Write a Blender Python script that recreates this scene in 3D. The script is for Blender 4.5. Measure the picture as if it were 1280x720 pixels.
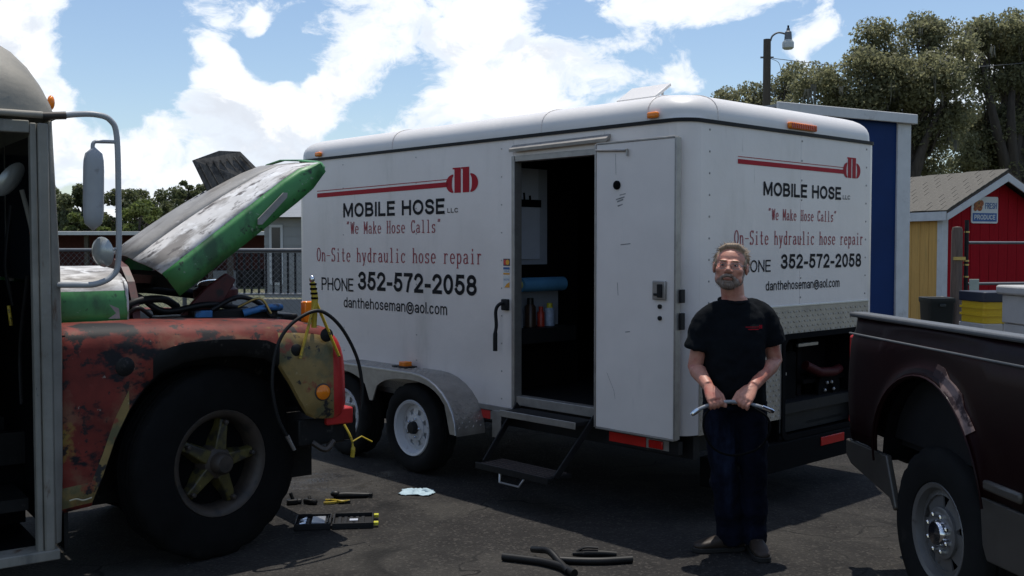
import bpy, bmesh, math, random
import numpy as np
from mathutils import Vector, Matrix, Euler, noise as mnoise

for o in list(bpy.data.objects):
    bpy.data.objects.remove(o)
R = math.radians
scene = bpy.context.scene
COL = scene.collection

# ------------------------------------------------------------------ camera
CAM_H = 1.7
cam_data = bpy.data.cameras.new('camera')
cam_data.sensor_width = 36.0
cam_data.lens = 1297.0 / 1280.0 * 36.0
cam_data.clip_end = 2000
cam = bpy.data.objects.new('camera', cam_data)
COL.objects.link(cam)
cam.location = (0, 0, CAM_H)
cam.rotation_euler = (R(90) - math.atan(53 / 1297.0), 0, 0)
scene.camera = cam

# ------------------------------------------------------------------ light
SUN_EL = R(76)
SUN_DIR = Vector((0.12, 0.62, 0)).normalized()          # horizontal direction towards the sun
world = bpy.data.worlds.new('World')
scene.world = world
world.use_nodes = True
sun_d = bpy.data.lights.new('sun', 'SUN')
sun_d.energy = 4.4
sun_d.angle = R(0.53)
sun_d.color = (1.0, 0.955, 0.88)
sun_o = bpy.data.objects.new('sun', sun_d)
COL.objects.link(sun_o)
to_sun = Vector((SUN_DIR.x * math.cos(SUN_EL), SUN_DIR.y * math.cos(SUN_EL), math.sin(SUN_EL)))
sun_o.rotation_euler = to_sun.to_track_quat('Z', 'Y').to_euler()
scene.view_settings.view_transform = 'Standard'
scene.view_settings.look = 'None'
scene.view_settings.gamma = 1.0
scene.view_settings.exposure = -0.18


class NG:
    """tiny node-graph helper"""
    def __init__(self, tree):
        self.t = tree
        self.n = tree.nodes
        self.l = tree.links

    def node(self, kind, **kw):
        nd = self.n.new(kind)
        for k, v in kw.items():
            setattr(nd, k, v)
        return nd

    def setin(self, nd, key, v):
        s = nd.inputs[key]
        if hasattr(v, 'is_linked') or isinstance(v, bpy.types.NodeSocket):
            self.l.new(v, s)
        else:
            s.default_value = v

    def math(self, op, a, b=None, c=None, clamp=False):
        nd = self.node('ShaderNodeMath', operation=op)
        nd.use_clamp = clamp
        self.setin(nd, 0, a)
        if b is not None:
            self.setin(nd, 1, b)
        if c is not None:
            self.setin(nd, 2, c)
        return nd.outputs[0]

    def vmath(self, op, a, b=None):
        nd = self.node('ShaderNodeVectorMath', operation=op)
        self.setin(nd, 0, a)
        if b is not None:
            self.setin(nd, 1, b)
        return nd.outputs['Value'] if op in ('DOT_PRODUCT', 'LENGTH', 'DISTANCE') else nd.outputs[0]

    def noise(self, vec, scale, detail=4.0, rough=0.55, dist=0.0):
        nd = self.node('ShaderNodeTexNoise')
        self.setin(nd, 'Vector', vec)
        nd.inputs['Scale'].default_value = scale
        nd.inputs['Detail'].default_value = detail
        nd.inputs['Roughness'].default_value = rough
        nd.inputs['Distortion'].default_value = dist
        return nd.outputs['Fac']

    def ramp(self, fac, lo, hi, a=0.0, b=1.0, smooth=True):
        nd = self.node('ShaderNodeMapRange')
        if smooth:
            nd.interpolation_type = 'SMOOTHSTEP'
        self.setin(nd, 'Value', fac)
        nd.inputs['From Min'].default_value = lo
        nd.inputs['From Max'].default_value = hi
        nd.inputs['To Min'].default_value = a
        nd.inputs['To Max'].default_value = b
        return nd.outputs[0]

    def mix(self, fac, a, b):
        nd = self.node('ShaderNodeMix', data_type='RGBA')
        self.setin(nd, 0, fac)
        for key, v in ((6, a), (7, b)):
            if isinstance(v, (tuple, list)):
                v = tuple(v) + (1.0,) if len(v) == 3 else v
            self.setin(nd, key, v)
        return nd.outputs[2]


def build_world():
    g = NG(world.node_tree)
    bg = g.n['Background']
    sky = g.node('ShaderNodeTexSky', sky_type='NISHITA')
    sky.sun_disc = False
    sky.sun_elevation = SUN_EL
    sky.sun_rotation = math.atan2(SUN_DIR.x, SUN_DIR.y)
    sky.air_density = 1.0
    sky.dust_density = 0.6
    sky.ozone_density = 2.2
    tc = g.node('ShaderNodeTexCoord')
    d = tc.outputs['Generated']
    # clouds: cumulus from layered noise on the view direction, plus the larger masses of this sky
    sx = g.node('ShaderNodeSeparateXYZ')
    g.setin(sx, 0, d)
    st = g.node('ShaderNodeCombineXYZ')
    zz = g.math('MULTIPLY', sx.outputs[2], 1.5)
    g.setin(st, 0, sx.outputs[0]); g.setin(st, 1, sx.outputs[1]); g.setin(st, 2, zz)
    warp = g.node('ShaderNodeTexNoise')
    g.setin(warp, 'Vector', st.outputs[0])
    warp.inputs['Scale'].default_value = 9.0
    warp.inputs['Detail'].default_value = 3.0
    wv = g.vmath('SUBTRACT', warp.outputs['Color'], (0.5, 0.5, 0.5))
    wsc = g.node('ShaderNodeVectorMath', operation='SCALE')
    g.setin(wsc, 0, wv); wsc.inputs['Scale'].default_value = 0.09
    p = g.vmath('ADD', st.outputs[0], wsc.outputs[0])
    pd = g.vmath('ADD', d, wsc.outputs[0])
    n1 = g.noise(p, 8.0, 10.0, 0.64)
    n2 = g.noise(p, 2.6, 3.0, 0.5)
    dens = g.math('ADD', g.math('MULTIPLY', g.math('SUBTRACT', n1, 0.5), 3.6),
                  g.math('MULTIPLY', g.math('SUBTRACT', n2, 0.55), 0.9))
    # masses: (pixel x, pixel y in the 1280 frame -> direction, radius in degrees, weight)
    F = 1297.0
    pit = math.atan(53 / F)
    blobs = [(600, 95, 8.5, .62), (500, 30, 4.5, .4), (690, 130, 6, .5), (760, 60, 4, .3), (400, 160, 5, .45), (260, 60, 3.6, .42), (310, 150, 5, .5), (250, 190, 5, .4),
             (50, 110, 5, .55), (20, 30, 4, .45), (150, 205, 5, .3), (970, 5, 4.0, .55), (880, 15, 3.5, .6), (1060, 2, 3.0, .5), (858, 95, 1.5, .8), (1015, 66, 1.5, .75), (820, 20, 2.5, .35), (1150, 90, 5, .2),
             (410, 70, 2.6, .38), (1240, 150, 6, .2), (312, 14, 1.0, .9), (235, 140, 2.0, .3),
             (170, 40, 4.6, -.75), (150, 135, 3.6, -.6), (330, 75, 2.6, -.7), (350, 30, 2.8, -.5), (100, 10, 3.0, -.5), (215, 100, 2.2, -.4), (445, 155, 2.6, -.9), (350, 95, 2.0, -.7), (700, 20, 2.2, -.45), (520, 118, 1.6, -.35), (930, 85, 4.2, -.6), (830, 45, 2.6, -.35), (1075, 40, 3, -.4), (560, 8, 1.6, -.4), (620, 60, 1.0, -.35), (960, 130, 5, -.3), (720, 8, 3, -.4), (1120, 12, 5, -.3)]
    for (px, py, rad, wgt) in blobs:
        v = Vector(((px - 640) / F, 1.0, -(py - 360) / F))
        v = Matrix.Rotation(-pit, 3, 'X') @ v
        v.normalize()
        dt = g.vmath('DISTANCE', pd, tuple(v))
        f = g.ramp(dt, 0.0, R(rad) * 1.35, wgt, 0.0)
        dens = g.math('ADD', dens, f)
    mask = g.ramp(dens, 0.09, 0.42)
    thick = g.ramp(dens, 0.2, 0.9)
    # cloud tone: bright tops, greyer thick bases
    pl = g.vmath('ADD', p, (0.012, 0.03, 0.055))
    n3 = g.noise(pl, 8.0, 7.0, 0.6)
    shade = g.math('SUBTRACT', n1, n3)
    tone = g.ramp(shade, -0.13, 0.05, 0.0, 1.0)
    tone = g.math('MULTIPLY', tone, 1.0)
    ccol = g.mix(tone, (5.6, 5.9, 6.5), (9.8, 9.8, 9.8))
    ccol2 = g.mix(g.math('MULTIPLY', thick, 0.75), (6.6, 7.2, 8.0), ccol)
    horiz = g.ramp(sx.outputs[2], -0.02, 0.05)
    mask = g.math('MULTIPLY', mask, horiz)
    col = g.mix(mask, sky.outputs[0], ccol2)
    g.l.new(col, bg.inputs['Color'])
    bg.inputs['Strength'].default_value = 0.15


build_world()


# ------------------------------------------------------------------ materials
def mat(name, base, rough=0.5, metal=0.0, var=0.0, vscale=6.0, layers=(), bump=None, coat=0.0, spec=None, stretch=(1, 1, 1), translucent=0.0, island=0.0, emit=None):
    """procedural principled material. layers: (colour, scale, lo, hi[, stretch[, detail[, rough]]]) mixed on top in order"""
    m = bpy.data.materials.new(name)
    m.use_nodes = True
    g = NG(m.node_tree)
    b = g.n['Principled BSDF']
    tc = g.node('ShaderNodeTexCoord')
    co = tc.outputs['Object']

    def vec(s):
        if s == (1, 1, 1):
            return co
        mp = g.node('ShaderNodeMapping')
        g.setin(mp, 'Vector', co)
        mp.inputs['Scale'].default_value = s
        return mp.outputs[0]
    col = tuple(base) + (1.0,)
    src = None
    if var > 0:
        nz = g.noise(vec(stretch), vscale, 6.0, 0.6)
        lo = tuple(max(0, c * (1 - var)) for c in base)
        hi = tuple(min(1, c * (1 + var)) for c in base)
        src = g.mix(g.ramp(nz, 0.3, 0.7, smooth=False), lo, hi)
    if island > 0:
        ge = g.node('ShaderNodeNewGeometry')
        rnd = ge.outputs['Random Per Island']
        cur = src if src is not None else col
        lo = tuple(c * (1 - island) for c in base)
        hi = tuple(min(1, c * (1 + island)) for c in base)
        src = g.mix(0.6 if src is not None else 1.0, cur, g.mix(rnd, lo, hi))
    rgh = None
    for i, L in enumerate(layers):
        c, sc, lo, hi = L[:4]
        s = L[4] if len(L) > 4 and L[4] else (1, 1, 1)
        det = L[5] if len(L) > 5 and L[5] else 6.0
        off = g.vmath('ADD', vec(s), (i * 7.3 + 1.7, i * 3.1, i * 5.9))
        f = g.ramp(g.noise(off, sc, det, 0.62), lo, hi)
        src = g.mix(f, src if src is not None else col, c)
        if len(L) > 6:
            cur = rgh if rgh is not None else rough
            mx = g.node('ShaderNodeMix', data_type='FLOAT')
            g.setin(mx, 0, f); g.setin(mx, 2, cur); g.setin(mx, 3, L[6])
            rgh = mx.outputs[0]
    if src is not None:
        g.l.new(src, b.inputs['Base Color'])
    else:
        b.inputs['Base Color'].default_value = col
    if rgh is not None:
        g.l.new(rgh, b.inputs['Roughness'])
    else:
        b.inputs['Roughness'].default_value = rough
    b.inputs['Metallic'].default_value = metal
    if coat:
        b.inputs['Coat Weight'].default_value = coat
        b.inputs['Coat Roughness'].default_value = 0.12
    if spec is not None:
        b.inputs['Specular IOR Level'].default_value = spec
    if bump:
        bn = g.node('ShaderNodeBump')
        s = bump[2] if len(bump) > 2 else (1, 1, 1)
        g.setin(bn, 'Height', g.noise(vec(s), bump[0], 5.0, 0.6))
        bn.inputs['Distance'].default_value = bump[1]
        bn.inputs['Strength'].default_value = 1.0
        g.l.new(bn.outputs[0], b.inputs['Normal'])
    if translucent > 0:
        tr = g.node('ShaderNodeBsdfTranslucent')
        if src is not None:
            g.l.new(src, tr.inputs['Color'])
        else:
            tr.inputs['Color'].default_value = col
        mx = g.node('ShaderNodeMixShader')
        mx.inputs[0].default_value = translucent
        out = g.n['Material Output']
        g.l.new(b.outputs[0], mx.inputs[1])
        g.l.new(tr.outputs[0], mx.inputs[2])
        g.l.new(mx.outputs[0], out.inputs['Surface'])
    return m


def glass_mat(name, col, rough=0.05, alpha_mix=0.5):
    m = mat(name, col, rough)
    return m


M = {}
M['white_skin'] = mat('white_painted_aluminium', (0.76, 0.695, 0.65), 0.34, var=0.05, vscale=2.0, coat=0.15,
                      layers=[((0.52, 0.48, 0.43), 3.0, 0.52, 0.90, (1, 1, .22)), ((0.40, 0.36, 0.31), 22, .66, .80, (1, 1, .12)), ((0.42, 0.40, 0.37), 60, .72, .80)], bump=(2.2, 0.007))
M['white_roof'] = mat('white_roof_paint', (0.72, 0.69, 0.66), 0.42, var=0.04, vscale=2, layers=[((0.52, 0.50, 0.47), 4.0, 0.62, 0.9)])
M['white_door'] = mat('scuffed_white_door', (0.75, 0.69, 0.645), 0.42, var=0.05, vscale=3,
                      layers=[((0.44, 0.42, 0.40), 5, 0.60, 0.85, (1, 1, .2)), ((0.12, 0.12, 0.12), 26, 0.755, 0.79, (1, 1, .35)), ((0.25, 0.24, 0.23), 60, 0.75, 0.8)])
M['black_trim'] = mat('black_rubber_trim', (0.012, 0.012, 0.013), 0.6, var=.2, spec=.25)
M['alu'] = mat('brushed_aluminium', (0.55, 0.56, 0.58), 0.36, 0.9, var=0.1, vscale=20, stretch=(1, 1, 8))
M['alu_dull'] = mat('dull_aluminium', (0.36, 0.34, 0.315), 0.5, 0.7, var=0.15, vscale=12, layers=[((0.18, 0.17, 0.16), 8, 0.6, 0.85)])
M['treadplate'] = mat('diamond_tread_plate', (0.37, 0.345, 0.315), 0.45, 0.75, var=0.15, vscale=9, layers=[((0.2, 0.19, 0.18), 5, 0.55, 0.85)])
M['dark_metal'] = mat('dark_painted_steel', (0.012, 0.012, 0.013), 0.6, var=.3, spec=.25, layers=[((0.06, 0.045, 0.035), 12, .62, .8)])
M['black'] = mat('matt_black', (0.004, 0.004, 0.0045), 0.9, spec=.1)
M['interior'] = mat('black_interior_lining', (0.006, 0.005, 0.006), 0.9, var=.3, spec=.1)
M['tyre'] = mat('tyre_rubber', (0.010, 0.010, 0.010), 0.85, var=.3, spec=.2, layers=[((0.045, 0.04, 0.036), 9, .6, .85)])
M['tyre_old'] = mat('old_tyre_rubber', (0.006, 0.006, 0.006), 0.9, var=.3, spec=.15, layers=[((0.022, 0.02, 0.018), 7, .6, .9)])
M['white_rim'] = mat('white_steel_rim', (0.60, 0.61, 0.63), 0.35, var=.06, layers=[((0.25, 0.22, 0.19), 14, .6, .8)])
M['red_vinyl'] = mat('red_vinyl', (0.40, 0.006, 0.018), 0.55, var=.06, spec=.2)
M['red_serif'] = mat('faded_red_vinyl', (0.36, 0.05, 0.06), 0.55, var=.1, vscale=30, spec=.2)
M['black_vinyl'] = mat('black_vinyl', (0.007, 0.007, 0.010), 0.6, spec=.15)
M['amber'] = mat('amber_lens', (0.85, 0.22, 0.01), 0.18, var=.1)
M['red_lens'] = mat('red_lens', (0.45, 0.012, 0.01), 0.2)
M['reflector'] = mat('red_reflective_tape', (0.5, 0.02, 0.015), 0.3, var=.1)
M['blue_paper'] = mat('blue_shop_towel', (0.10, 0.30, 0.52), 0.85, var=.08, bump=(60, .002))
M['paper'] = mat('white_paper', (0.62, 0.66, 0.76), 0.85, var=.06)
M['greyboard'] = mat('grey_white_board', (0.42, 0.45, 0.52), 0.7, var=.08)
M['chrome'] = mat('chrome', (0.75, 0.76, 0.78), 0.14, 1.0)
M['steel'] = mat('worn_steel', (0.42, 0.42, 0.43), 0.35, 0.95, var=.2, vscale=20)
M['rubber'] = mat('black_hose_rubber', (0.007, 0.007, 0.0075), 0.5, spec=.3, var=.2)
M['brass'] = mat('brass_fitting', (0.45, 0.33, 0.12), 0.35, 0.9, var=.2)
# bus
M['bus_grey'] = mat('weathered_grey_bus_paint', (0.22, 0.21, 0.18), 0.65, var=.2, vscale=5,
                    layers=[((0.09, 0.09, 0.085), 5, .52, .8, (1, 1, .25)), ((0.27, 0.27, 0.255), 9, .62, .8), ((0.10, 0.06, 0.035), 12, .60, .72, (1, 1, .3)), ((0.03, 0.03, 0.03), 22, .70, .74, (1, 1, .4))], bump=(14, .002))
M['bus_cream'] = mat('dirty_cream_bus_roof', (0.288, 0.2628, 0.216), 0.6, var=.12, vscale=4,
                     layers=[((0.18, 0.1728, 0.1512), 4, .5, .8, (1, 1, .35)), ((0.108, 0.0864, 0.0648), 18, .68, .78, (1, 1, .3))], bump=(9, .003))
M['bus_dark'] = mat('dark_sealed_roof_patch', (0.05, 0.05, 0.055), .8, var=.3, layers=[((0.2, 0.19, 0.17), 10, .6, .75)])
M['hood_white'] = mat('chalky_white_hood_paint', (0.625, 0.6124, 0.6), 0.55, var=.12, vscale=5,
                      layers=[((0.25, 0.2313, 0.2125), 4.5, .44, .62, (.5, 1.6, 1)), ((0.7749, 0.7749, 0.7749), 7, .56, .66), ((0.1124, 0.09999, 0.09374), 13, .54, .66, (.4, 1.4, 1)), ((0.0625, 0.05625, 0.05), 32, .68, .74)], bump=(20, .0015))
M['hood_grey'] = mat('bare_grey_hood_metal', (0.2916, 0.2819, 0.2673), 0.6, var=.15, vscale=6,
                     layers=[((0.1652, 0.1507, 0.1409), 5, .48, .7, (.5, 1.6, 1)), ((0.4082, 0.3985, 0.3888), 11, .62, .72), ((0.06804, 0.05832, 0.0486), 26, .67, .73)], bump=(20, .0015))
M['bus_green'] = mat('faded_green_bus_paint', (0.05, 0.225, 0.065), 0.45, var=.18, vscale=4,
                     layers=[((0.024, 0.085, 0.030), 5, .48, .68, (1, 1, .6)), ((0.015, 0.03, 0.016), 16, .60, .70), ((0.20, 0.30, 0.20), 24, .64, .70), ((0.30, 0.32, 0.30), 9, .70, .74)], bump=(16, .001))
M['fender_red'] = mat('patchwork_red_fender_paint', (0.1403, 0.0221, 0.0153), 0.62, spec=.22, var=.45, vscale=4,
                      layers=[((0.17, 0.07225, 0.0425), 3.2, .52, .66), ((0.221, 0.1445, 0.034), 3.0, .62, .70), ((0.0102, 0.00935, 0.01105), 3.4, .505, .575, (1, 1, 1.6), 5.0), ((0.017, 0.01445, 0.01445), 14, .56, .64), ((0.221, 0.17, 0.136), 30, .68, .73)], bump=(24, .001))
M['fender_yellow'] = mat('rubbed_yellow_brown_paint', (0.23, 0.155, 0.05), 0.5, var=.3, vscale=6,
                         layers=[((0.11, 0.10, 0.045), 5, .5, .62), ((0.22, 0.05, 0.025), 6.5, .58, .66), ((0.012, 0.012, 0.013), 8, .60, .65), ((0.38, 0.30, 0.18), 14, .62, .72)], bump=(30, .001))
M['fender_edge'] = mat('bright_red_fender_edge', (0.42, 0.022, 0.02), 0.38, var=.15, vscale=9)
M['old_yellow'] = mat('chipped_yellow_paint', (0.46, 0.33, 0.03), 0.45, var=.2, layers=[((0.05, 0.045, 0.03), 22, .58, .64), ((0.2, 0.13, 0.03), 9, .55, .7)])
M['wheel_yellow'] = mat('greasy_yellow_hub', (0.075, 0.062, 0.016), 0.5, var=.4, vscale=9, layers=[((0.02, 0.018, 0.014), 11, .48, .6), ((0.17, 0.14, 0.04), 20, .62, .7)])
M['rim_rust'] = mat('rusty_brown_rim', (0.045, 0.034, 0.026), 0.55, var=.35, vscale=10, layers=[((0.02, 0.018, 0.016), 9, .52, .66)])
M['engine_red'] = mat('dark_red_primer', (0.07, 0.010, 0.010), 0.55, var=.3, layers=[((0.015, 0.01, 0.01), 9, .52, .66)])
M['engine_black'] = mat('greasy_black_engine', (0.008, 0.008, 0.008), 0.55, var=.4, spec=.25, layers=[((0.05, 0.045, 0.04), 16, .6, .7)])
M['engine_blue'] = mat('blue_engine_paint', (0.035, 0.16, 0.38), 0.45, var=.3, layers=[((0.015, 0.02, 0.03), 10, .52, .64)])
M['orange'] = mat('orange_webbing', (0.55, 0.12, 0.02), 0.6, var=.15)
M['mirror_grey'] = mat('grey_mirror_paint', (0.34, 0.35, 0.36), 0.42, var=.1, layers=[((0.2, 0.2, 0.2), 14, .6, .75)])
M['mirror_glass'] = mat('convex_mirror_back', (0.42, 0.44, 0.43), 0.3, .4, var=.1)
# truck
M['truck'] = mat('dark_maroon_truck_paint', (0.010, 0.0012, 0.0022), 0.42, var=.12, vscale=3, coat=.05, spec=.14, layers=[((0.018, 0.008, 0.008), 7, .6, .85)])
M['truck_clad'] = mat('pewter_lower_truck_paint', (0.085, 0.075, 0.065), 0.4, .25, var=.12, layers=[((0.07, 0.06, 0.05), 6, .52, .8)], coat=.2)
M['truck_rail'] = mat('grey_plastic_rail', (0.105, 0.11, 0.115), 0.48, var=.15, vscale=12)
M['primer'] = mat('peeled_primer_patch', (0.17, 0.115, 0.105), 0.75, var=.35, vscale=14, layers=[((0.025, 0.008, 0.009), 9, .50, .58), ((.24, .19, .18), 22, .60, .68)])
M['truck_rim'] = mat('grey_steel_wheel', (0.19, 0.185, 0.18), 0.45, .45, var=.15, layers=[((0.09, 0.08, 0.07), 12, .58, .72)])
# site
M['blue_wall'] = mat('deep_blue_metal_wall', (0.004, 0.026, 0.11), 0.6, spec=.15, var=.15, vscale=1.5, layers=[((0.010, 0.038, 0.13), 3, .55, .85, (1, 1, .3)), ((.10, .12, .16), 14, .72, .78, (1, 1, .3))])
M['white_wood'] = mat('white_trim_paint', (0.56, 0.56, 0.55), 0.6, var=.08, layers=[((0.36, 0.35, 0.33), 6, .58, .8)])
M['red_barn'] = mat('barn_red_board', (0.30, 0.004, 0.010), 0.7, var=.15, vscale=4, stretch=(6, 6, .6), spec=.12)
M['yellow_barn'] = mat('mustard_board', (0.60, 0.34, 0.10), 0.7, spec=.15, var=.12, vscale=4, stretch=(6, 6, .6), layers=[((0.40, 0.27, 0.09), 5, .55, .8, (4, 4, .4))])
M['shingle'] = mat('tan_asphalt_shingle', (0.1188, 0.108, 0.09), 0.9, var=.2, vscale=18, bump=(120, .003))
M['pole_wood'] = mat('dark_treated_pole', (0.075, 0.06, 0.045), 0.85, var=.3, vscale=8, stretch=(6, 6, .5))
M['post_wood'] = mat('weathered_post', (0.13, 0.095, 0.075), 0.85, var=.3, vscale=9, stretch=(6, 6, .5))
M['galv'] = mat('galvanised_pipe', (0.1584, 0.162, 0.1692), 0.55, .6, var=.12, vscale=12)
M['yellow_plastic'] = mat('yellow_plastic', (0.62, 0.42, 0.012), 0.45, var=.08)
M['navy_plastic'] = mat('dark_navy_lid', (0.02, 0.025, 0.04), 0.5)
M['bin_black'] = mat('black_green_plastic', (0.012, 0.016, 0.016), 0.5)
M['white_foam'] = mat('white_cooler', (0.432, 0.4248, 0.4104), 0.6, var=.08, bump=(40, .003))
M['sign_white'] = mat('sign_white', (0.62, 0.63, 0.60), 0.5, var=.05)
M['sign_blue'] = mat('sign_blue', (0.03, 0.10, 0.28), 0.5, var=.1)
M['sign_brown'] = mat('sign_produce_print', (0.35, 0.10, 0.03), 0.6, var=.5, vscale=30, layers=[((0.5, 0.35, 0.03), 18, .52, .6), ((0.02, 0.06, 0.02), 15, .56, .62)])
M['bld_white'] = mat('white_siding', (0.294, 0.294, 0.287), 0.6, var=.06, vscale=2)
M['bld_roof'] = mat('grey_metal_roof', (0.216, 0.2232, 0.2304), 0.5, .2, var=.1)
M['bld_red'] = mat('dark_red_barn_wall', (0.10, 0.022, 0.02), 0.7, var=.3)
M['window_dark'] = mat('dark_window_glass', (0.03, 0.035, 0.045), 0.1)
M['rag'] = mat('pale_blue_rag', (0.38, 0.50, 0.56), 0.9, var=.12, vscale=30, bump=(30, .004))
# person
M['skin'] = mat('tanned_skin', (0.54, 0.245, 0.17), 0.5, var=.14, vscale=14, layers=[((0.44, 0.125, 0.085), 9, .48, .70)], bump=(120, .0008))
M['hair'] = mat('sandy_grey_hair', (0.30, 0.215, 0.14), 0.65, var=.45, vscale=70, stretch=(2, 2, .5), bump=(110, .004, (2, 2, .4)))
M['beard'] = mat('greying_beard', (0.27, 0.205, 0.165), 0.8, var=.5, vscale=90, stretch=(2, 2, .5), layers=[((0.15, 0.075, 0.045), 22, .5, .65), ((.34, .31, .28), 34, .58, .70)], bump=(140, .004, (2, 2, .5)))
M['shirt'] = mat('faded_navy_tshirt', (0.0055, 0.007, 0.009), 0.95, spec=.12, var=.2, vscale=5, bump=(9, .006, (1, 1, .6)))
M['jeans'] = mat('dark_denim', (0.0045, 0.006, 0.014), 0.95, spec=.1, var=.35, vscale=9, stretch=(1, 1, .4), layers=[((0.016, 0.024, 0.050), 5, .56, .75, (1, 1, .35))], bump=(14, .008, (1, 1, .6)))
M['boot'] = mat('brown_leather_boot', (0.030, 0.019, 0.012), 0.6, var=.3, vscale=16, layers=[((0.06, 0.042, 0.030), 14, .6, .75)])
M['sole'] = mat('boot_sole', (0.012, 0.011, 0.010), 0.8)
M['lens'] = mat('spectacle_lens', (0.30, 0.22, 0.19), 0.08)
M['wire_frame'] = mat('thin_spectacle_frame', (0.25, 0.24, 0.23), 0.3, .8)
# foliage
M['bark'] = mat('oak_bark', (0.055, 0.045, 0.038), 0.9, var=.35, vscale=4, stretch=(3, 3, .6), bump=(14, .02, (3, 3, .5)))
M['leaf_oak'] = mat('live_oak_leaf', (0.225, 0.225, 0.125), 0.6, island=.5, var=.35, vscale=.6, translucent=.62)
M['leaf_far'] = mat('far_tree_leaf', (0.1275, 0.1445, 0.06375), 0.6, island=.45, var=.35, vscale=.35, translucent=.45)
M['leaf_light'] = mat('light_green_leaf', (0.12, 0.152, 0.04), 0.6, island=.45, var=.3, vscale=.5, translucent=.45)
M['moss'] = mat('spanish_moss', (0.17, 0.165, 0.135), 0.9, island=.4, translucent=.2)


# ------------------------------------------------------------------ mesh helpers
class MB:
    def __init__(self):
        self.v = []
        self.f = []
        self.m = []
        self.mi = 0

    def add(self, vs, fs):
        b = len(self.v)
        self.v += [tuple(p) for p in vs]
        for f in fs:
            self.f.append(tuple(b + i for i in f))
            self.m.append(self.mi)
        return self

    def slot(self, i):
        self.mi = i
        return self

    def box(self, x0, x1, y0, y1, z0, z1):
        x0, x1 = min(x0, x1), max(x0, x1); y0, y1 = min(y0, y1), max(y0, y1); z0, z1 = min(z0, z1), max(z0, z1)
        vs = [(x0, y0, z0), (x1, y0, z0), (x1, y1, z0), (x0, y1, z0), (x0, y0, z1), (x1, y0, z1), (x1, y1, z1), (x0, y1, z1)]
        return self.add(vs, [(0, 3, 2, 1), (4, 5, 6, 7), (0, 1, 5, 4), (1, 2, 6, 5), (2, 3, 7, 6), (3, 0, 4, 7)])

    def obox(self, c, size, rot=(0, 0, 0)):
        e = Euler(rot).to_matrix()
        sx, sy, sz = (s / 2 for s in size)
        vs = []
        for (x, y, z) in ((-1, -1, -1), (1, -1, -1), (1, 1, -1), (-1, 1, -1), (-1, -1, 1), (1, -1, 1), (1, 1, 1), (-1, 1, 1)):
            vs.append(tuple(Vector(c) + e @ Vector((x * sx, y * sy, z * sz))))
        return self.add(vs, [(0, 3, 2, 1), (4, 5, 6, 7), (0, 1, 5, 4), (1, 2, 6, 5), (2, 3, 7, 6), (3, 0, 4, 7)])

    def bar(self, a, b, w, h, up=(0, 0, 1)):
        a, b = Vector(a), Vector(b)
        d = (b - a).normalized()
        s = d.cross(Vector(up))
        if s.length < 1e-4:
            s = d.cross(Vector((1, 0, 0)))
        s.normalize()
        u = s.cross(d)
        vs = []
        for p in (a, b):
            for (i, j) in ((-1, -1), (1, -1), (1, 1), (-1, 1)):
                vs.append(tuple(p + s * (i * w / 2) + u * (j * h / 2)))
        return self.add(vs, [(0, 1, 2, 3), (7, 6, 5, 4), (0, 4, 5, 1), (1, 5, 6, 2), (2, 6, 7, 3), (3, 7, 4, 0)])

    def loft(self, rings, closed=True, cap0=True, cap1=True):
        n = len(rings[0])
        vs = [p for r in rings for p in r]
        fs = []
        for i in range(len(rings) - 1):
            for j in range(n if closed else n - 1):
                k = (j + 1) % n
                fs.append((i * n + j, i * n + k, (i + 1) * n + k, (i + 1) * n + j))
        if cap0 and closed:
            fs.append(tuple(reversed(range(n))))
        if cap1 and closed:
            fs.append(tuple(range((len(rings) - 1) * n, len(rings) * n)))
        return self.add(vs, fs)

    def tube(self, pts, r, n=8, caps=True, flat=1.0):
        pts = [Vector(p) for p in pts]
        rr = r if isinstance(r, (list, tuple)) else [r] * len(pts)
        rings = []
        prev = None
        for i, p in enumerate(pts):
            d = (pts[min(i + 1, len(pts) - 1)] - pts[max(i - 1, 0)]).normalized()
            if prev is None:
                a = Vector((0, 0, 1)) if abs(d.z) < 0.9 else Vector((1, 0, 0))
                s = d.cross(a).normalized()
            else:
                s = (prev - d * prev.dot(d)).normalized()
            prev = s
            t = d.cross(s)
            rings.append([tuple(p + (s * math.cos(2 * math.pi * k / n) + t * math.sin(2 * math.pi * k / n) * flat) * rr[i]) for k in range(n)])
        return self.loft(rings, True, caps, caps)

    def ering(self, c, ax, ay, rx, ry, n=16, power=2.0):
        out = []
        for k in range(n):
            t = 2 * math.pi * k / n
            cx, sy = math.cos(t), math.sin(t)
            e = 2.0 / power
            out.append(tuple(Vector(c) + Vector(ax) * (rx * math.copysign(abs(cx) ** e, cx)) + Vector(ay) * (ry * math.copysign(abs(sy) ** e, sy))))
        return out

    def lathe(self, prof, o=(0, 0, 0), axis='Y', n=32, close=False):
        """prof: (radius, height along axis)"""
        rings = []
        for (r, h) in prof:
            ring = []
            for k in range(n):
                t = 2 * math.pi * k / n
                c, s = r * math.cos(t), r * math.sin(t)
                q = {'Y': (c, h, s), 'Z': (c, s, h), 'X': (h, c, s)}[axis]
                ring.append((q[0] + o[0], q[1] + o[1], q[2] + o[2]))
            rings.append(ring)
        m = len(rings)
        vs = [p for r in rings for p in r]
        fs = []
        for i in range(m if close else m - 1):
            i2 = (i + 1) % m
            for j in range(n):
                k = (j + 1) % n
                fs.append((i * n + j, i * n + k, i2 * n + k, i2 * n + j))
        if not close:
            if prof[0][0] > 1e-6:
                fs.append(tuple(reversed(range(n))))
            if prof[-1][0] > 1e-6:
                fs.append(tuple(range((m - 1) * n, m * n)))
        return self.add(vs, fs)

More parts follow.
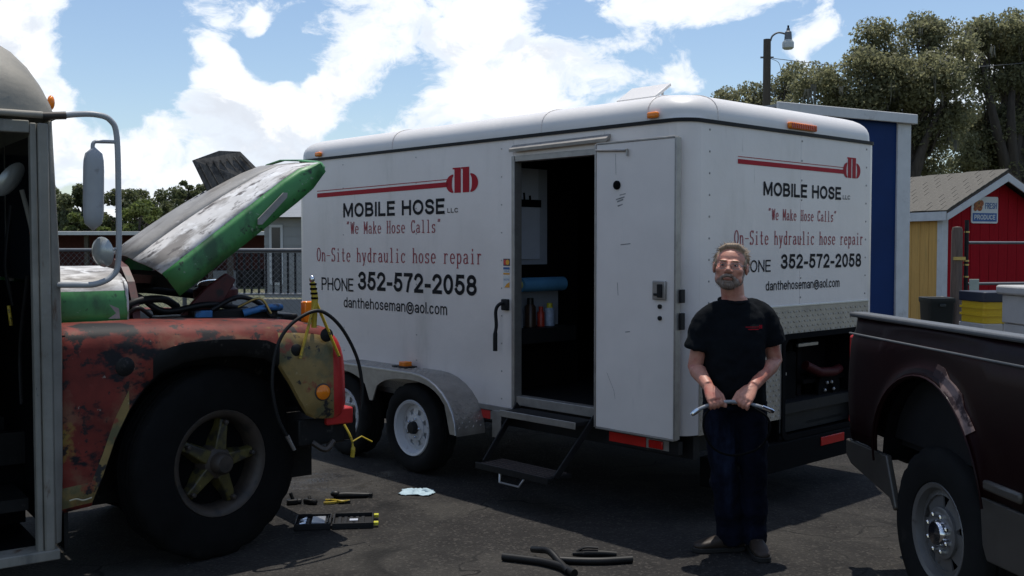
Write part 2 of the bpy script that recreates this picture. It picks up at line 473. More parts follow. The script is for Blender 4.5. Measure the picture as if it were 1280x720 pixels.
    def prism(self, poly, fn, d0, d1):
        """poly of 2-d points, fn(a, b, depth) -> 3-d point"""
        n = len(poly)
        vs = [fn(a, b, d0) for a, b in poly] + [fn(a, b, d1) for a, b in poly]
        fs = [tuple(range(n)), tuple(reversed(range(n, 2 * n)))]
        for i in range(n):
            j = (i + 1) % n
            fs.append((i, n + i, n + j, j))
        return self.add(vs, fs)

    def ball(self, c, r, n=12, m=8):
        c = Vector(c)
        rx, ry, rz = r if isinstance(r, (tuple, list)) else (r, r, r)
        rings = []
        for i in range(m + 1):
            p = math.pi * i / m
            s = max(math.sin(p), 0.02)
            rings.append([(c.x + rx * s * math.cos(2 * math.pi * k / n), c.y + ry * s * math.sin(2 * math.pi * k / n), c.z - rz * math.cos(p)) for k in range(n)])
        return self.loft(rings)

    def mesh(self, name, mats, smooth=None):
        me = bpy.data.meshes.new(name)
        me.from_pydata(self.v, [], self.f)
        for m in (mats if isinstance(mats, (list, tuple)) else [mats]):
            me.materials.append(M[m] if isinstance(m, str) else m)
        if any(self.m):
            me.polygons.foreach_set('material_index', self.m)
        bm = bmesh.new()
        bm.from_mesh(me)
        bmesh.ops.recalc_face_normals(bm, faces=bm.faces)
        bm.to_mesh(me)
        bm.free()
        if smooth is not None:
            me.polygons.foreach_set('use_smooth', [True] * len(me.polygons))
            me.set_sharp_from_angle(angle=R(smooth))
        return me

    def build(self, name, mats, parent=None, smooth=None, bevel=0.0, kind=None, seg=2, label=None):
        o = bpy.data.objects.new(name, self.mesh(name, mats, smooth))
        COL.objects.link(o)
        if parent is not None:
            o.parent = parent
        if bevel > 0:
            b = o.modifiers.new('bevel', 'BEVEL')
            b.width = bevel
            b.segments = seg
            b.limit_method = 'ANGLE'
            b.angle_limit = R(40)
            if smooth is None:
                o.data.polygons.foreach_set('use_smooth', [True] * len(o.data.polygons))
                o.data.set_sharp_from_angle(angle=R(60))
                b.harden_normals = False
        if kind:
            o['kind'] = kind
        if label:
            o['label'] = label
        return o


def tag(o, label=None, cat=None, group=None, kind=None):
    if label: o['label'] = label
    if cat: o['category'] = cat
    if group: o['group'] = group
    if kind: o['kind'] = kind
    return o


def thing(name, label, cat, loc=(0, 0, 0), rz=0.0, group=None):
    o = bpy.data.objects.new(name, None)
    COL.objects.link(o)
    o.empty_display_size = 0.1
    o.location = loc
    o.rotation_euler = (0, 0, rz)
    return tag(o, label, cat, group)


def inst(src, parent, loc, rot=(0, 0, 0), name=None, scale=None):
    o = bpy.data.objects.new(name or src.name.split('.')[0], src.data)
    for md in src.modifiers:
        if md.type == 'BEVEL':
            b = o.modifiers.new('bevel', 'BEVEL'); b.width = md.width; b.segments = md.segments; b.limit_method = 'ANGLE'; b.angle_limit = md.angle_limit
    COL.objects.link(o)
    o.parent = parent
    o.location = loc
    o.rotation_euler = rot
    if scale: o.scale = scale
    return o


def curve_pts(pts, n=8):
    """catmull-rom through points"""
    P = [Vector(p) for p in pts]
    P = [P[0] * 2 - P[1]] + P + [P[-1] * 2 - P[-2]]
    out = []
    for i in range(1, len(P) - 2):
        for k in range(n):
            t = k / n
            a, b, c, d = P[i - 1], P[i], P[i + 1], P[i + 2]
            out.append(0.5 * ((2 * b) + (c - a) * t + (2 * a - 5 * b + 4 * c - d) * t * t + (3 * b - a - 3 * c + d) * t ** 3))
    out.append(P[-2])
    return out


def rrect(x0, x1, y0, y1, r, n=6):
    """rounded rectangle outline, counter-clockwise"""
    pts = []
    for (cx, cy, a0) in ((x1 - r, y1 - r, 0), (x0 + r, y1 - r, 90), (x0 + r, y0 + r, 180), (x1 - r, y0 + r, 270)):
        for k in range(n + 1):
            a = R(a0 + 90 * k / n)
            pts.append((cx + r * math.cos(a), cy + r * math.sin(a)))
    return pts


# ------------------------------------------------------------------ lettering
_dg = None


def font_mesh(body, bold=0.0):
    cu = bpy.data.curves.new('t', 'FONT')
    cu.body = body
    cu.offset = bold
    cu.resolution_u = 4
    ob = bpy.data.objects.new('t', cu)
    COL.objects.link(ob)
    dg = bpy.context.evaluated_depsgraph_get()
    me = bpy.data.meshes.new_from_object(ob.evaluated_get(dg))
    vs = [tuple(v.co) for v in me.vertices]
    fs = [tuple(p.vertices) for p in me.polygons]
    bpy.data.objects.remove(ob)
    bpy.data.curves.remove(cu)
    bpy.data.meshes.remove(me)
    return vs, fs


def lettering(body, material, parent, fn, a0, a1, base, cap, bold=0.0, name='lettering'):
    """text from a0 to a1 (distance along the surface), baseline and cap height; fn(a, b) -> local point just proud of the surface"""
    vs, fs = font_mesh(body, bold)
    hv, _ = font_mesh('H', bold)
    h = max(v[1] for v in hv)
    x0 = min(v[0] for v in vs); x1 = max(v[0] for v in vs)
    sx = (a1 - a0) / (x1 - x0); sy = cap / h
    mb = MB()
    mb.add([fn(a0 + (v[0] - x0) * sx, base + v[1] * sy) for v in vs], fs)
    return mb.build(name, material, parent)


# a narrow monospaced serif alphabet drawn as strokes (cell 1 wide, cap height 1, x height .64)
def arc(cx, cy, rx, ry, a0, a1, n=10):
    return [(cx + rx * math.cos(R(a0 + (a1 - a0) * k / n)), cy + ry * math.sin(R(a0 + (a1 - a0) * k / n))) for k in range(n + 1)]


def S(x, y, w=.16):
    return [(x - w, y), (x + w, y)]


GL = {
    'W': [[(.1, 1), (.3, 0)], [(.3, 0), (.5, .9)], [(.5, .9), (.7, 0)], [(.7, 0), (.9, 1)], S(.1, 1, .11), S(.9, 1, .11)],
    'M': [[(.15, 0), (.15, 1)], [(.15, 1), (.5, .25)], [(.5, .25), (.85, 1)], [(.85, 1), (.85, 0)], S(.15, 0, .12), S(.85, 0, .12), S(.12, 1, .1), S(.88, 1, .1)],
    'H': [[(.2, 0), (.2, 1)], [(.8, 0), (.8, 1)], [(.2, .52), (.8, .52)], S(.2, 0), S(.2, 1), S(.8, 0), S(.8, 1)],
    'C': [arc(.52, .5, .38, .5, 40, 320, 16), [(.82, .82), (.82, 1.0)], [(.82, .18), (.84, .05)]],
    'O': [arc(.5, .5, .38, .5, 0, 360, 20)],
    'S': [arc(.5, .75, .32, .25, 30, 270, 10) + arc(.5, .25, .34, .25, 90, -150, 10), [(.78, .85), (.8, 1)], [(.2, .16), (.18, 0)]],
    'e': [[(.16, .34), (.84, .34)], arc(.5, .32, .34, .32, 3, 315, 14)],
    'a': [arc(.48, .46, .26, .18, 160, 0, 8) + [(.74, .12), (.9, .02)], arc(.46, .18, .28, .18, 60, 340, 12)],
    'k': [[(.25, 0), (.25, 1)], [(.25, .28), (.72, .64)], [(.42, .4), (.8, 0)], S(.25, 0, .15), [(.12, 1), (.25, 1)], S(.72, .64, .14), S(.8, 0, .13)],
    'o': [arc(.5, .32, .34, .32, 0, 360, 16)],
    's': [arc(.5, .48, .26, .16, 25, 270, 8) + arc(.5, .16, .28, .16, 90, -155, 8), [(.73, .52), (.75, .64)], [(.24, .1), (.22, 0)]],
    'l': [[(.5, 0), (.5, 1)], S(.5, 0, .28), [(.28, 1), (.5, 1)]],
    'n': [[(.22, 0), (.22, .64)], arc(.5, .38, .28, .26, 180, 0, 8) + [(.78, 0)], S(.22, 0, .14), S(.78, 0, .14), [(.1, .64), (.22, .64)]],
    '-': [[(.12, .42), (.88, .42)]],
    'i': [[(.5, 0), (.5, .64)], S(.5, 0, .24), [(.3, .64), (.5, .64)], [(.5, .84), (.5, .95)]],
    't': [[(.45, .95), (.45, .15)], arc(.6, .15, .15, .15, 180, 330, 6), [(.2, .64), (.75, .64)]],
    'h': [[(.22, 0), (.22, 1)], arc(.5, .38, .28, .26, 180, 0, 8) + [(.78, 0)], S(.22, 0, .14), S(.78, 0, .14), [(.1, 1), (.22, 1)]],
    'y': [[(.2, .64), (.5, 0)], [(.8, .64), (.42, -.22), (.24, -.28)], S(.2, .64, .14), S(.8, .64, .14)],
    'd': [[(.76, 1), (.76, 0)], arc(.48, .32, .29, .32, 40, 320, 14), [(.6, 1), (.76, 1)], [(.76, 0), (.9, 0)]],
    'r': [[(.3, 0), (.3, .64)], arc(.58, .34, .28, .3, 180, 50, 8), S(.3, 0, .18), [(.14, .64), (.3, .64)]],
    'u': [[(.22, .64), (.22, .2)] + arc(.47, .2, .25, .2, 180, 350, 8), [(.76, .64), (.76, 0)], [(.1, .64), (.22, .64)], [(.62, .64), (.76, .64)], [(.76, 0), (.9, 0)]],
    'c': [arc(.52, .32, .34, .32, 45, 315, 12), [(.76, .5), (.78, .6)]],
    'p': [[(.24, .64), (.24, -.3)], arc(.52, .32, .29, .32, 140, -140, 14), S(.24, -.3, .15), [(.1, .64), (.24, .64)]],
    '“': [[(.35, 1.05), (.28, .86)], [(.65, 1.05), (.58, .86)]],
    '”': [[(.42, 1.05), (.35, .86)], [(.72, 1.05), (.65, .86)]],
}


# a plain grotesque alphabet drawn as heavy strokes: glyph = (width, strokes); cap height 1, x height .72
def oval(cx, cy, rx, ry, a0=0, a1=360, n=22):
    return arc(cx, cy, rx, ry, a0, a1, n)


SANS = {
    'M': (.86, [[(.0, 0), (.0, 1)], [(.86, 0), (.86, 1)], [(.04, 1), (.43, .1)], [(.43, .1), (.82, 1)]]),
    'O': (.80, [oval(.40, .5, .40, .5)]),
    'B': (.66, [[(0, 0), (0, 1)], [(0, 1), (.36, 1)] + arc(.36, .76, .24, .24, 90, -90, 8) + [(0, .52)], [(.3, .52)] + arc(.36, .26, .30, .26, 90, -90, 8) + [(0, 0)]]),
    'I': (.0, [[(0, 0), (0, 1)]]),
    'L': (.54, [[(0, 1), (0, 0)], [(0, 0), (.54, 0)]]),
    'E': (.58, [[(0, 0), (0, 1)], [(0, 1), (.58, 1)], [(0, .52), (.52, .52)], [(0, 0), (.58, 0)]]),
    'H': (.68, [[(0, 0), (0, 1)], [(.68, 0), (.68, 1)], [(0, .52), (.68, .52)]]),
    'S': (.62, [arc(.31, .755, .29, .245, 15, 260, 12) + arc(.31, .255, .31, .255, 80, -170, 12)]),
    'P': (.62, [[(0, 0), (0, 1)], [(0, 1), (.34, 1)] + arc(.34, .73, .28, .27, 90, -90, 8) + [(0, .46)]]),
    'N': (.68, [[(0, 0), (0, 1)], [(.68, 0), (.68, 1)], [(0, .97), (.68, .03)]]),
    'C': (.70, [arc(.38, .5, .38, .5, 40, 320, 18)]),
    '0': (.56, [oval(.28, .5, .28, .5)]),
    '2': (.56, [arc(.28, .72, .27, .28, 165, -30, 12) + [(.02, .03)], [(.0, 0), (.57, 0)]]),
    '3': (.56, [arc(.27, .755, .25, .245, 160, -80, 12), arc(.27, .265, .29, .265, 80, -165, 12), [(.2, .52), (.32, .52)]]),
    '5': (.56, [[(.52, 1), (.12, 1)], [(.12, 1), (.06, .5)], [(.06, .5)] + arc(.27, .32, .29, .32, 130, -160, 14)]),
    '7': (.54, [[(0, 1), (.54, 1)], [(.54, .98), (.30, .5), (.2, 0)]]),
    '8': (.56, [oval(.28, .755, .245, .245), oval(.28, .265, .285, .265)]),
    '-': (.30, [[(0, .36), (.30, .36)]]),
    'd': (.48, [[(.48, 0), (.48, 1)], oval(.24, .36, .24, .36)]),
    'a': (.46, [[(.46, 0), (.46, .5)] + arc(.24, .50, .22, .22, 0, 160, 8), oval(.22, .19, .22, .19)]),
    'n': (.46, [[(0, 0), (0, .72)], arc(.23, .46, .23, .26, 180, 0, 10) + [(.46, 0)]]),
    't': (.28, [[(.13, .95), (.13, .1)] + arc(.22, .1, .09, .1, 180, 280, 4), [(0, .72), (.28, .72)]]),
    'h': (.46, [[(0, 0), (0, 1)], arc(.23, .46, .23, .26, 180, 0, 10) + [(.46, 0)]]),
    'e': (.48, [[(0, .37), (.48, .37)], arc(.24, .36, .24, .36, 0, 315, 16)]),
    'o': (.50, [oval(.25, .36, .25, .36)]),
    's': (.42, [arc(.21, .54, .19, .18, 20, 265, 8) + arc(.21, .18, .21, .18, 85, -165, 8)]),
    'm': (.74, [[(0, 0), (0, .72)], arc(.185, .5, .185, .22, 180, 0, 8) + [(.37, 0)], arc(.555, .5, .185, .22, 180, 0, 8) + [(.74, 0)]]),
    '@': (.92, [arc(.46, .36, .46, .56, -50, 300, 22), oval(.44, .38, .20, .26), [(.66, .62), (.64, .2)]]),
    'l': (.0, [[(0, 0), (0, 1)]]),
    '.': (.0, [[(0, 0), (0, .05)]]),
    'c': (.44, [arc(.24, .36, .24, .36, 45, 315, 12)]),
    'F': (.54, [[(0, 0), (0, 1)], [(0, 1), (.54, 1)], [(0, .52), (.46, .52)]]),
    'R': (.64, [[(0, 0), (0, 1)], [(0, 1), (.34, 1)] + arc(.34, .75, .26, .25, 90, -90, 8) + [(0, .5)], [(.34, .5), (.64, 0)]]),
    'D': (.66, [[(0, 0), (0, 1)], [(0, 1), (.26, 1)] + arc(.26, .5, .40, .5, 90, -90, 12) + [(0, 0)]]),
    'U': (.66, [[(0, 1), (0, .33)] + arc(.33, .33, .33, .33, 180, 360, 10) + [(.66, 1)]]),
    'V': (.66, [[(0, 1), (.33, .02)], [(.33, .02), (.66, 1)]]),
    ' ': (.18, []),
}


def strip(mb, pts, w, fn, e, sx, sy, x0, base):
    """mitred ribbon along a polyline; w in surface units"""
    P = [Vector((x0 + p[0] * sx, base + p[1] * sy)) for p in pts]
    Q = [P[0]]
    for p in P[1:]:
        if (p - Q[-1]).length > 1e-5:
            Q.append(p)
    P = Q
    closed = (P[0] - P[-1]).length < 1e-4 and len(P) > 4
    if closed:
        P = P[:-1]
    n = len(P)
    vs = []
    for i, p in enumerate(P):
        if closed:
            d0, d1 = (p - P[i - 1]).normalized(), (P[(i + 1) % n] - p).normalized()
        else:
            d0 = (p - P[i - 1]).normalized() if i else (P[1] - p).normalized()
            d1 = (P[i + 1] - p).normalized() if i < n - 1 else d0
        t = (d0 + d1)
        t = t.normalized() if t.length > 1e-3 else d0
        nn = Vector((-t.y, t.x))
        c = max(.6, abs(nn.dot(Vector((-d0.y, d0.x)))))
        ex = Vector((0, 0))
        if not closed and i == 0: ex = -d1 * w * .5
        if not closed and i == n - 1: ex = d0 * w * .5
        for sg in (1, -1):
            q = p + ex + nn * (sg * w / 2 / c)
            vs.append(fn(q.x, q.y, e))
    fs = [(2 * i, 2 * i + 1, 2 * ((i + 1) % n) + 1, 2 * ((i + 1) % n)) for i in range(n if closed else n - 1)]
    mb.add(vs, fs)


def sans_lettering(body, material, parent, fn, a0, a1, base, cap, weight):
    """weight: stroke width as a share of the cap height"""
    gap = weight * 1.0 + .13
    tot = sum(SANS[c][0] + gap for c in body) - gap + weight
    w = cap * weight
    sx = (a1 - a0) / tot
    sy = cap - w
    mb = MB()
    x = a0 + weight / 2 * sx
    k = 0
    for ch in body:
        gw, strokes = SANS[ch]
        for st in strokes:
            k += 1
            strip(mb, st, min(w, weight * sx * 1.25), fn, (k % 7) * .00012, sx, sy, x, base + w / 2)
        x += (gw + gap) * sx
    return mb.build('lettering', material, parent)


def serif_lettering(body, material, parent, fn, a0, a1, base, cap, wv=0.10, wh=0.055):
    cw = (a1 - a0) / len(body)
    mb = MB()
    kk = 0
    for i, ch in enumerate(body):
        for st in GL.get(ch, []):
            for (p, q) in zip(st[:-1], st[1:]):
                dx, dy = (q[0] - p[0]) * cw, (q[1] - p[1]) * cap
                L = math.hypot(dx, dy)
                if L < 1e-6:
                    continue
                v = abs(dy) / L
                w = cap * (wh + (wv - wh) * v)
                nx, ny = -dy / L * w / 2, dx / L * w / 2
                ex, ey = dx / L * w * .25, dy / L * w * .25
                A = (a0 + (i + .06 + p[0] * .88) * cw, base + p[1] * cap)
                B = (a0 + (i + .06 + q[0] * .88) * cw, base + q[1] * cap)
                kk += 1
                e = (kk % 7) * 0.00012
                mb.add([fn(A[0] - ex + nx, A[1] - ey + ny, e), fn(B[0] + ex + nx, B[1] + ey + ny, e), fn(B[0] + ex - nx, B[1] + ey - ny, e), fn(A[0] - ex - nx, A[1] - ey - ny, e)], [(0, 1, 2, 3)])
    return mb.build('lettering', material, parent)


# ------------------------------------------------------------------ setting: ground
def asphalt_mat():
    m = bpy.data.materials.new('worn_asphalt')
    m.use_nodes = True
    g = NG(m.node_tree)
    b = g.n['Principled BSDF']
    co = g.node('ShaderNodeTexCoord').outputs['Object']
    n_big = g.noise(co, 0.7, 5, .6)
    n_mid = g.noise(co, 5.0, 6, .65)
    n_fine = g.noise(co, 160.0, 3, .7)
    vor = g.node('ShaderNodeTexVoronoi')
    g.setin(vor, 'Vector', co)
    vor.inputs['Scale'].default_value = 70.0
    col = g.mix(g.ramp(n_mid, .3, .7), (0.020, 0.0187, 0.018), (0.029, 0.027, 0.0255))
    col = g.mix(g.ramp(n_big, .46, .62), col, (0.044, 0.041, 0.037))
    # pale aggregate showing through the worn binder
    col = g.mix(g.math('MULTIPLY', g.ramp(vor.outputs['Color'], .62, .92), .65), col, (0.072, 0.066, 0.059))
    col = g.mix(g.math('MULTIPLY', g.ramp(n_fine, .52, .68), .7), col, (0.007, 0.007, 0.007))
    # oil and water stains
    off = g.vmath('ADD', co, (3.7, 9.1, 0))
    oil = g.ramp(g.noise(off, .9, 5, .6, 1.2), .56, .68)
    col = g.mix(g.math('MULTIPLY', oil, .7), col, (0.009, 0.009, 0.009))
    # hairline cracks
    v2 = g.node('ShaderNodeTexVoronoi', feature='DISTANCE_TO_EDGE')
    wp = g.vmath('ADD', co, g.vmath('MULTIPLY', g.node('ShaderNodeTexNoise').outputs['Color'], (.0, .0, .0)))
    nd = g.node('ShaderNodeTexNoise'); g.setin(nd, 'Vector', co); nd.inputs['Scale'].default_value = 2.5
    wsc = g.node('ShaderNodeVectorMath', operation='SCALE'); g.setin(wsc, 0, nd.outputs['Color']); wsc.inputs['Scale'].default_value = .5
    g.setin(v2, 'Vector', g.vmath('ADD', co, wsc.outputs[0]))
    v2.inputs['Scale'].default_value = .42
    crack = g.math('MULTIPLY', g.ramp(v2.outputs['Distance'], .0015, .005, 1, 0), g.ramp(n_big, .45, .6))
    col = g.mix(g.math('MULTIPLY', crack, .8), col, (0.008, 0.008, 0.008))
    g.l.new(col, b.inputs['Base Color'])
    # damp patch beside the trailer wheels
    pt = g.vmath('DISTANCE', g.vmath('ADD', co, wsc.outputs[0]), (-1.15 + .25, 7.55 + .25, .25))
    wet = g.math('MULTIPLY', g.ramp(pt, .15, .75, 1, 0), g.ramp(g.noise(co, 4, 4, .6), .42, .6))
    mx = g.node('ShaderNodeMix', data_type='FLOAT')
    g.setin(mx, 0, wet); mx.inputs[2].default_value = .88; mx.inputs[3].default_value = .22
    g.l.new(mx.outputs[0], b.inputs['Roughness'])
    b.inputs['Specular IOR Level'].default_value = .14
    bn = g.node('ShaderNodeBump')
    hgt = g.math('ADD', g.math('MULTIPLY', vor.outputs['Distance'], .6), g.math('MULTIPLY', n_mid, .8))
    g.setin(bn, 'Height', hgt)
    bn.inputs['Distance'].default_value = .009
    bn.inputs['Strength'].default_value = .8
    g.l.new(bn.outputs[0], b.inputs['Normal'])
    return m


M['asphalt'] = asphalt_mat()
M['dry_grass'] = mat('dry_grass_ground', (0.075, 0.08, 0.038), .95, var=.35, vscale=.8, layers=[((0.17, 0.14, 0.09), .25, .5, .7)], bump=(8, .03))
g_ = MB().add([(-400, -400, -.012), (400, -400, -.012), (400, 400, -.012), (-400, 400, -.012)], [(0, 1, 2, 3)]).build('ground', 'dry_grass')
tag(g_, 'dry grass ground beyond the parking lot', kind='structure')
# the lot: one sheet, gently uneven
nx_, ny_ = 90, 70
vs, fs = [], []
for j in range(ny_ + 1):
    for i in range(nx_ + 1):
        x = -14 + 28 * i / nx_; y = -4 + 24 * j / ny_
        vs.append((x, y, 0.0))
for j in range(ny_):
    for i in range(nx_):
        a = j * (nx_ + 1) + i
        fs.append((a, a + 1, a + nx_ + 2, a + nx_ + 1))
lot = MB().add(vs, fs).build('parking_lot', 'asphalt')
tag(lot, 'dark worn asphalt parking lot', kind='structure')
rnd = random.Random(5)
gb = MB()
for k in range(2200):
    x, y = rnd.uniform(-2.6, 2.6), rnd.uniform(4.4, 8.5)
    s = rnd.uniform(.002, .0065)
    a = rnd.uniform(0, 6)
    vs = [(x + s * math.cos(a + t) * rnd.uniform(.6, 1.2), y + s * math.sin(a + t) * rnd.uniform(.6, 1.2), .0005) for t in (0, 1.6, 3.1, 4.7)] + [(x, y, s * rnd.uniform(.7, 1.2))]
    gb.add(vs, [(0, 1, 4), (1, 2, 4), (2, 3, 4), (3, 0, 4)])
M['grit'] = mat('pale_grit', (0.05, 0.047, 0.042), .9, island=.6)
tag(gb.build('loose_grit', 'grit'), 'loose grit scattered on the asphalt', 'grit', kind='stuff')


# ------------------------------------------------------------------ wheels
def tyre_mesh(Ro, Ri, w, n=64, tread=0.012):
    """tyre about local Y, outer side towards -Y, with grooves and shoulder blocks"""
    h = w / 2
    prof = [(Ri, -h * .72), (Ri + .012, -h * .86), ((Ro + Ri) / 2, -h * 1.0), (Ro - .035, -h * .93), (Ro - .008, -h * .82), (Ro, -h * .72),
            (Ro, -h * .42), (Ro - tread, -h * .38), (Ro - tread, -h * .30), (Ro, -h * .26), (Ro, -h * .06), (Ro - tread, -h * .03), (Ro - tread, h * .03), (Ro, h * .06),
            (Ro, h * .26), (Ro - tread, h * .30), (Ro - tread, h * .38), (Ro, h * .42), (Ro, h * .72), (Ro - .008, h * .82), (Ro - .035, h * .93), ((Ro + Ri) / 2, h), (Ri + .012, h * .86), (Ri, h * .72)]
    mb = MB()
    rings = []
    for pi_, (r, y) in enumerate(prof):
        ring = []
        for k in range(n):
            t = 2 * math.pi * k / n
            rr = r
            if pi_ in (4, 5, 18, 19) and (k % 4 == 0):
                rr -= tread * .9
            if pi_ in (10, 13) and (k % 4 == 2):
                rr -= tread * .8
            ring.append((rr * math.cos(t), y, rr * math.sin(t)))
        rings.append(ring)
    m = len(rings)
    vs = [p for r in rings for p in r]
    fs = []
    for i in range(m):
        i2 = (i + 1) % m
        for j in range(n):
            k = (j + 1) % n
            fs.append((i * n + j, i * n + k, i2 * n + k, i2 * n + j))
    return mb.add(vs, fs)


def spoke_disc(mb, r0, r1, y0, y1, yo, n, frac0, frac1, th=.008):
    """n webs from radius r0 (depth y0) to r1 (depth y1); frac = share of the pitch that is metal"""
    for k in range(n):
        c = 2 * math.pi * k / n
        st = 5
        rings = []
        for i in range(st + 1):
            u = i / st
            r = r0 + (r1 - r0) * u
            hw = math.pi / n * (frac0 + (frac1 - frac0) * abs(2 * u - 1) ** 1.5 if frac1 > frac0 else frac0 + (frac1 - frac0) * u)
            y = y0 + (y1 - y0) * u
            a, b = c - hw, c + hw
            rings.append([(r * math.cos(a), y, r * math.sin(a)), (r * math.cos(b), y, r * math.sin(b)), (r * math.cos(b), y + th, r * math.sin(b)), (r * math.cos(a), y + th, r * math.sin(a))])
        mb.loft(rings)


# ------------------------------------------------------------------ the box trailer
TR_A = R(43.036)
tr = thing('box_trailer', 'long white enclosed trailer with red and black hose repair lettering and side door open', 'trailer', (1.033, 6.146, 0), TR_A)
W, L, ZB, ZT, CR = 2.30, 4.36, 0.555, 2.44, 0.13      # width, length, body bottom, top of walls, corner radius
OP0, OP1, OPZ = 0.655, 1.500, 2.30                    # door opening along the side, and its top
TH = 0.05
# near side wall, in sheets left and right of the opening and above it
MB().box(0, TH, OP1, L - CR, ZB, ZT).build('side_panel', 'white_skin', tr, bevel=.002)
MB().box(0, TH, CR, OP0, ZB, ZT).build('side_panel', 'white_skin', tr, bevel=.002)
MB().box(0, TH, OP0 + .001, OP1 - .001, OPZ, ZT).build('side_panel', 'white_skin', tr, bevel=.002)
MB().box(W - TH, W, CR, L - CR, ZB, ZT).build('side_panel', 'white_skin', tr, bevel=.002)
MB().box(CR, W - CR, L - TH, L, ZB, ZT).build('front_panel', 'white_skin', tr, bevel=.002)
# rear wall: two sheets, with the generator bay cut out of the lower right
BAY0, BAY1, BAYZ0, BAYZ1 = 1.04, 2.12, 0.40, 1.10
MID = 1.24
PZ = 1.292
MB().box(CR, MID - .0008, 0, TH, PZ, ZT).build('rear_panel', 'white_skin', tr, bevel=.0015)
MB().box(MID + .0008, W - CR, 0, TH, PZ, ZT).build('rear_panel', 'white_skin', tr, bevel=.0015)
# rounded corner posts
for (cx, cy, a0) in ((CR, CR, 180), (W - CR, CR, 270), (W - CR, L - CR, 0), (CR, L - CR, 90)):
    rings = []
    for z in (ZB, ZT):
        o_ = [(cx + CR * math.cos(R(a0 + 90 * k / 10)), cy + CR * math.sin(R(a0 + 90 * k / 10)), z) for k in range(11)]
        i_ = [(cx + (CR - TH) * math.cos(R(a0 + 90 * k / 10)), cy + (CR - TH) * math.sin(R(a0 + 90 * k / 10)), z) for k in range(10, -1, -1)]
        rings.append(o_ + i_)
    MB().loft(rings).build('corner_post', 'white_skin', tr, smooth=50)
# floor, ceiling and dark lining
MB().box(TH + .002, W - TH - .002, TH + .002, L - TH - .002, ZB + .005, ZB + .075).build('floor', 'dark_metal', tr)
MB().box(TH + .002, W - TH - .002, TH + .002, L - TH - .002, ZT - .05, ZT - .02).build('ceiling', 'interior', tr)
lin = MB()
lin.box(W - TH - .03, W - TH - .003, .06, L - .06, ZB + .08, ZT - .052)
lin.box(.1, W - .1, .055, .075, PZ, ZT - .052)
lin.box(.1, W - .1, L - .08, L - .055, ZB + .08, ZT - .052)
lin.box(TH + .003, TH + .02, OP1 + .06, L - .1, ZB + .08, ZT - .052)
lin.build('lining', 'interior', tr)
# roof shell with rounded edges, in three lengths with standing seams
rings = []
for k in range(10):
    t = R(90 * (k / 9) ** 1.3)
    ins = .28 * (1 - max(0, math.cos(t)) ** .72) - .004
    z = ZT + .028 + .165 * math.sin(t) ** .72
    rings.append([(x, y, z) for x, y in rrect(ins, W - ins, ins, L - ins, max(CR + .07 - ins * .25, .09), 8)])
rings.insert(0, [(x, y, ZT + .004) for x, y in rrect(0, W, 0, L, CR, 8)])
rings.append([(x, y, rings[-1][0][2] + .02) for x, y in rrect(.8, W - .8, .9, L - .9, .12, 8)])
roof = MB().loft(rings).build('roof', 'white_roof', tr, smooth=60)


def roof_ring(ins_scale, pts_fn):
    pts = []
    for k in range(10):
        t = R(90 * k / 9)
        ins = .28 * (1 - max(0, math.cos(t)) ** .72) - .006
        pts.append(pts_fn(ins, ZT + .0285 + .1665 * math.sin(t) ** .72))
    return pts


for u in (1.22, .30, 2.9):
    MB().tube(roof_ring(1, lambda i, z, u=u: (i, u, z)), .0035, 5).build('roof_seam', 'white_skin', roof)
MB().tube(roof_ring(1, lambda i, z: (.30, i, z)), .0035, 5).build('roof_seam', 'white_skin', roof)
# dark trim band under the roof
out = rrect(-.012, W + .012, -.012, L + .012, CR + .012, 8)
inn = rrect(.003, W - .003, .003, L - .003, CR, 8)
n_ = len(out)
mb = MB()
vs = [(x, y, ZT - .002) for x, y in out] + [(x, y, ZT + .020) for x, y in out] + [(x, y, ZT + .020) for x, y in inn] + [(x, y, ZT - .002) for x, y in inn]
fs = []
for i in range(n_):
    j = (i + 1) % n_
    for a, b in ((0, 1), (1, 2), (2, 3), (3, 0)):
        fs.append((a * n_ + i, a * n_ + j, b * n_ + j, b * n_ + i))
mb.add(vs, fs).build('roof_trim', 'black_trim', tr, smooth=40)
# bottom rail
mb = MB()
mb.box(-.010, .03, OP1 + .005, L - CR, ZB - .035, ZB + .004).box(-.010, .03, CR, OP0 - .005, ZB - .035, ZB + .004)
mb.build('bottom_rail', 'alu_dull', tr, bevel=.003)
# chassis under the body
mb = MB()
for x in (.12, W - .2):
    mb.box(x, x + .06, .03, L + .1, .40, ZB - .002)
for y in (.1, .8, 1.6, 2.4, 3.2, 4.1):
    mb.box(.18, W - .2, y, y + .05, .42, ZB - .004)
mb.box(.2, W - .2, 2.34, 2.40, .30, .37).box(.2, W - .2, 3.24, 3.30, .30, .37)
mb.bar((.3, L, .46), (W / 2, L + 1.2, .46), .06, .1).bar((W - .3, L, .46), (W / 2, L + 1.2, .46), .06, .1)
mb.build('chassis', 'dark_metal', tr)
# rear bumper below the plate
MB().box(.25, W - .15, -.03, .08, .21, .395).build('rear_bumper', 'black', tr, bevel=.006)
MB().box(1.48, 1.79, -.038, -.0305, .315, .375).build('rear_light', 'red_lens', tr, bevel=.003)

# diamond plate on the lower rear wall, around the bay
mb = MB()
mb.box(CR, BAY0, -.004, .02, .55, PZ - .002).box(BAY1, W - CR, -.004, .02, .55, PZ - .002).box(BAY0, BAY1, -.004, .02, BAYZ1, PZ - .002)
plate = mb.build('tread_plate', 'treadplate', tr)


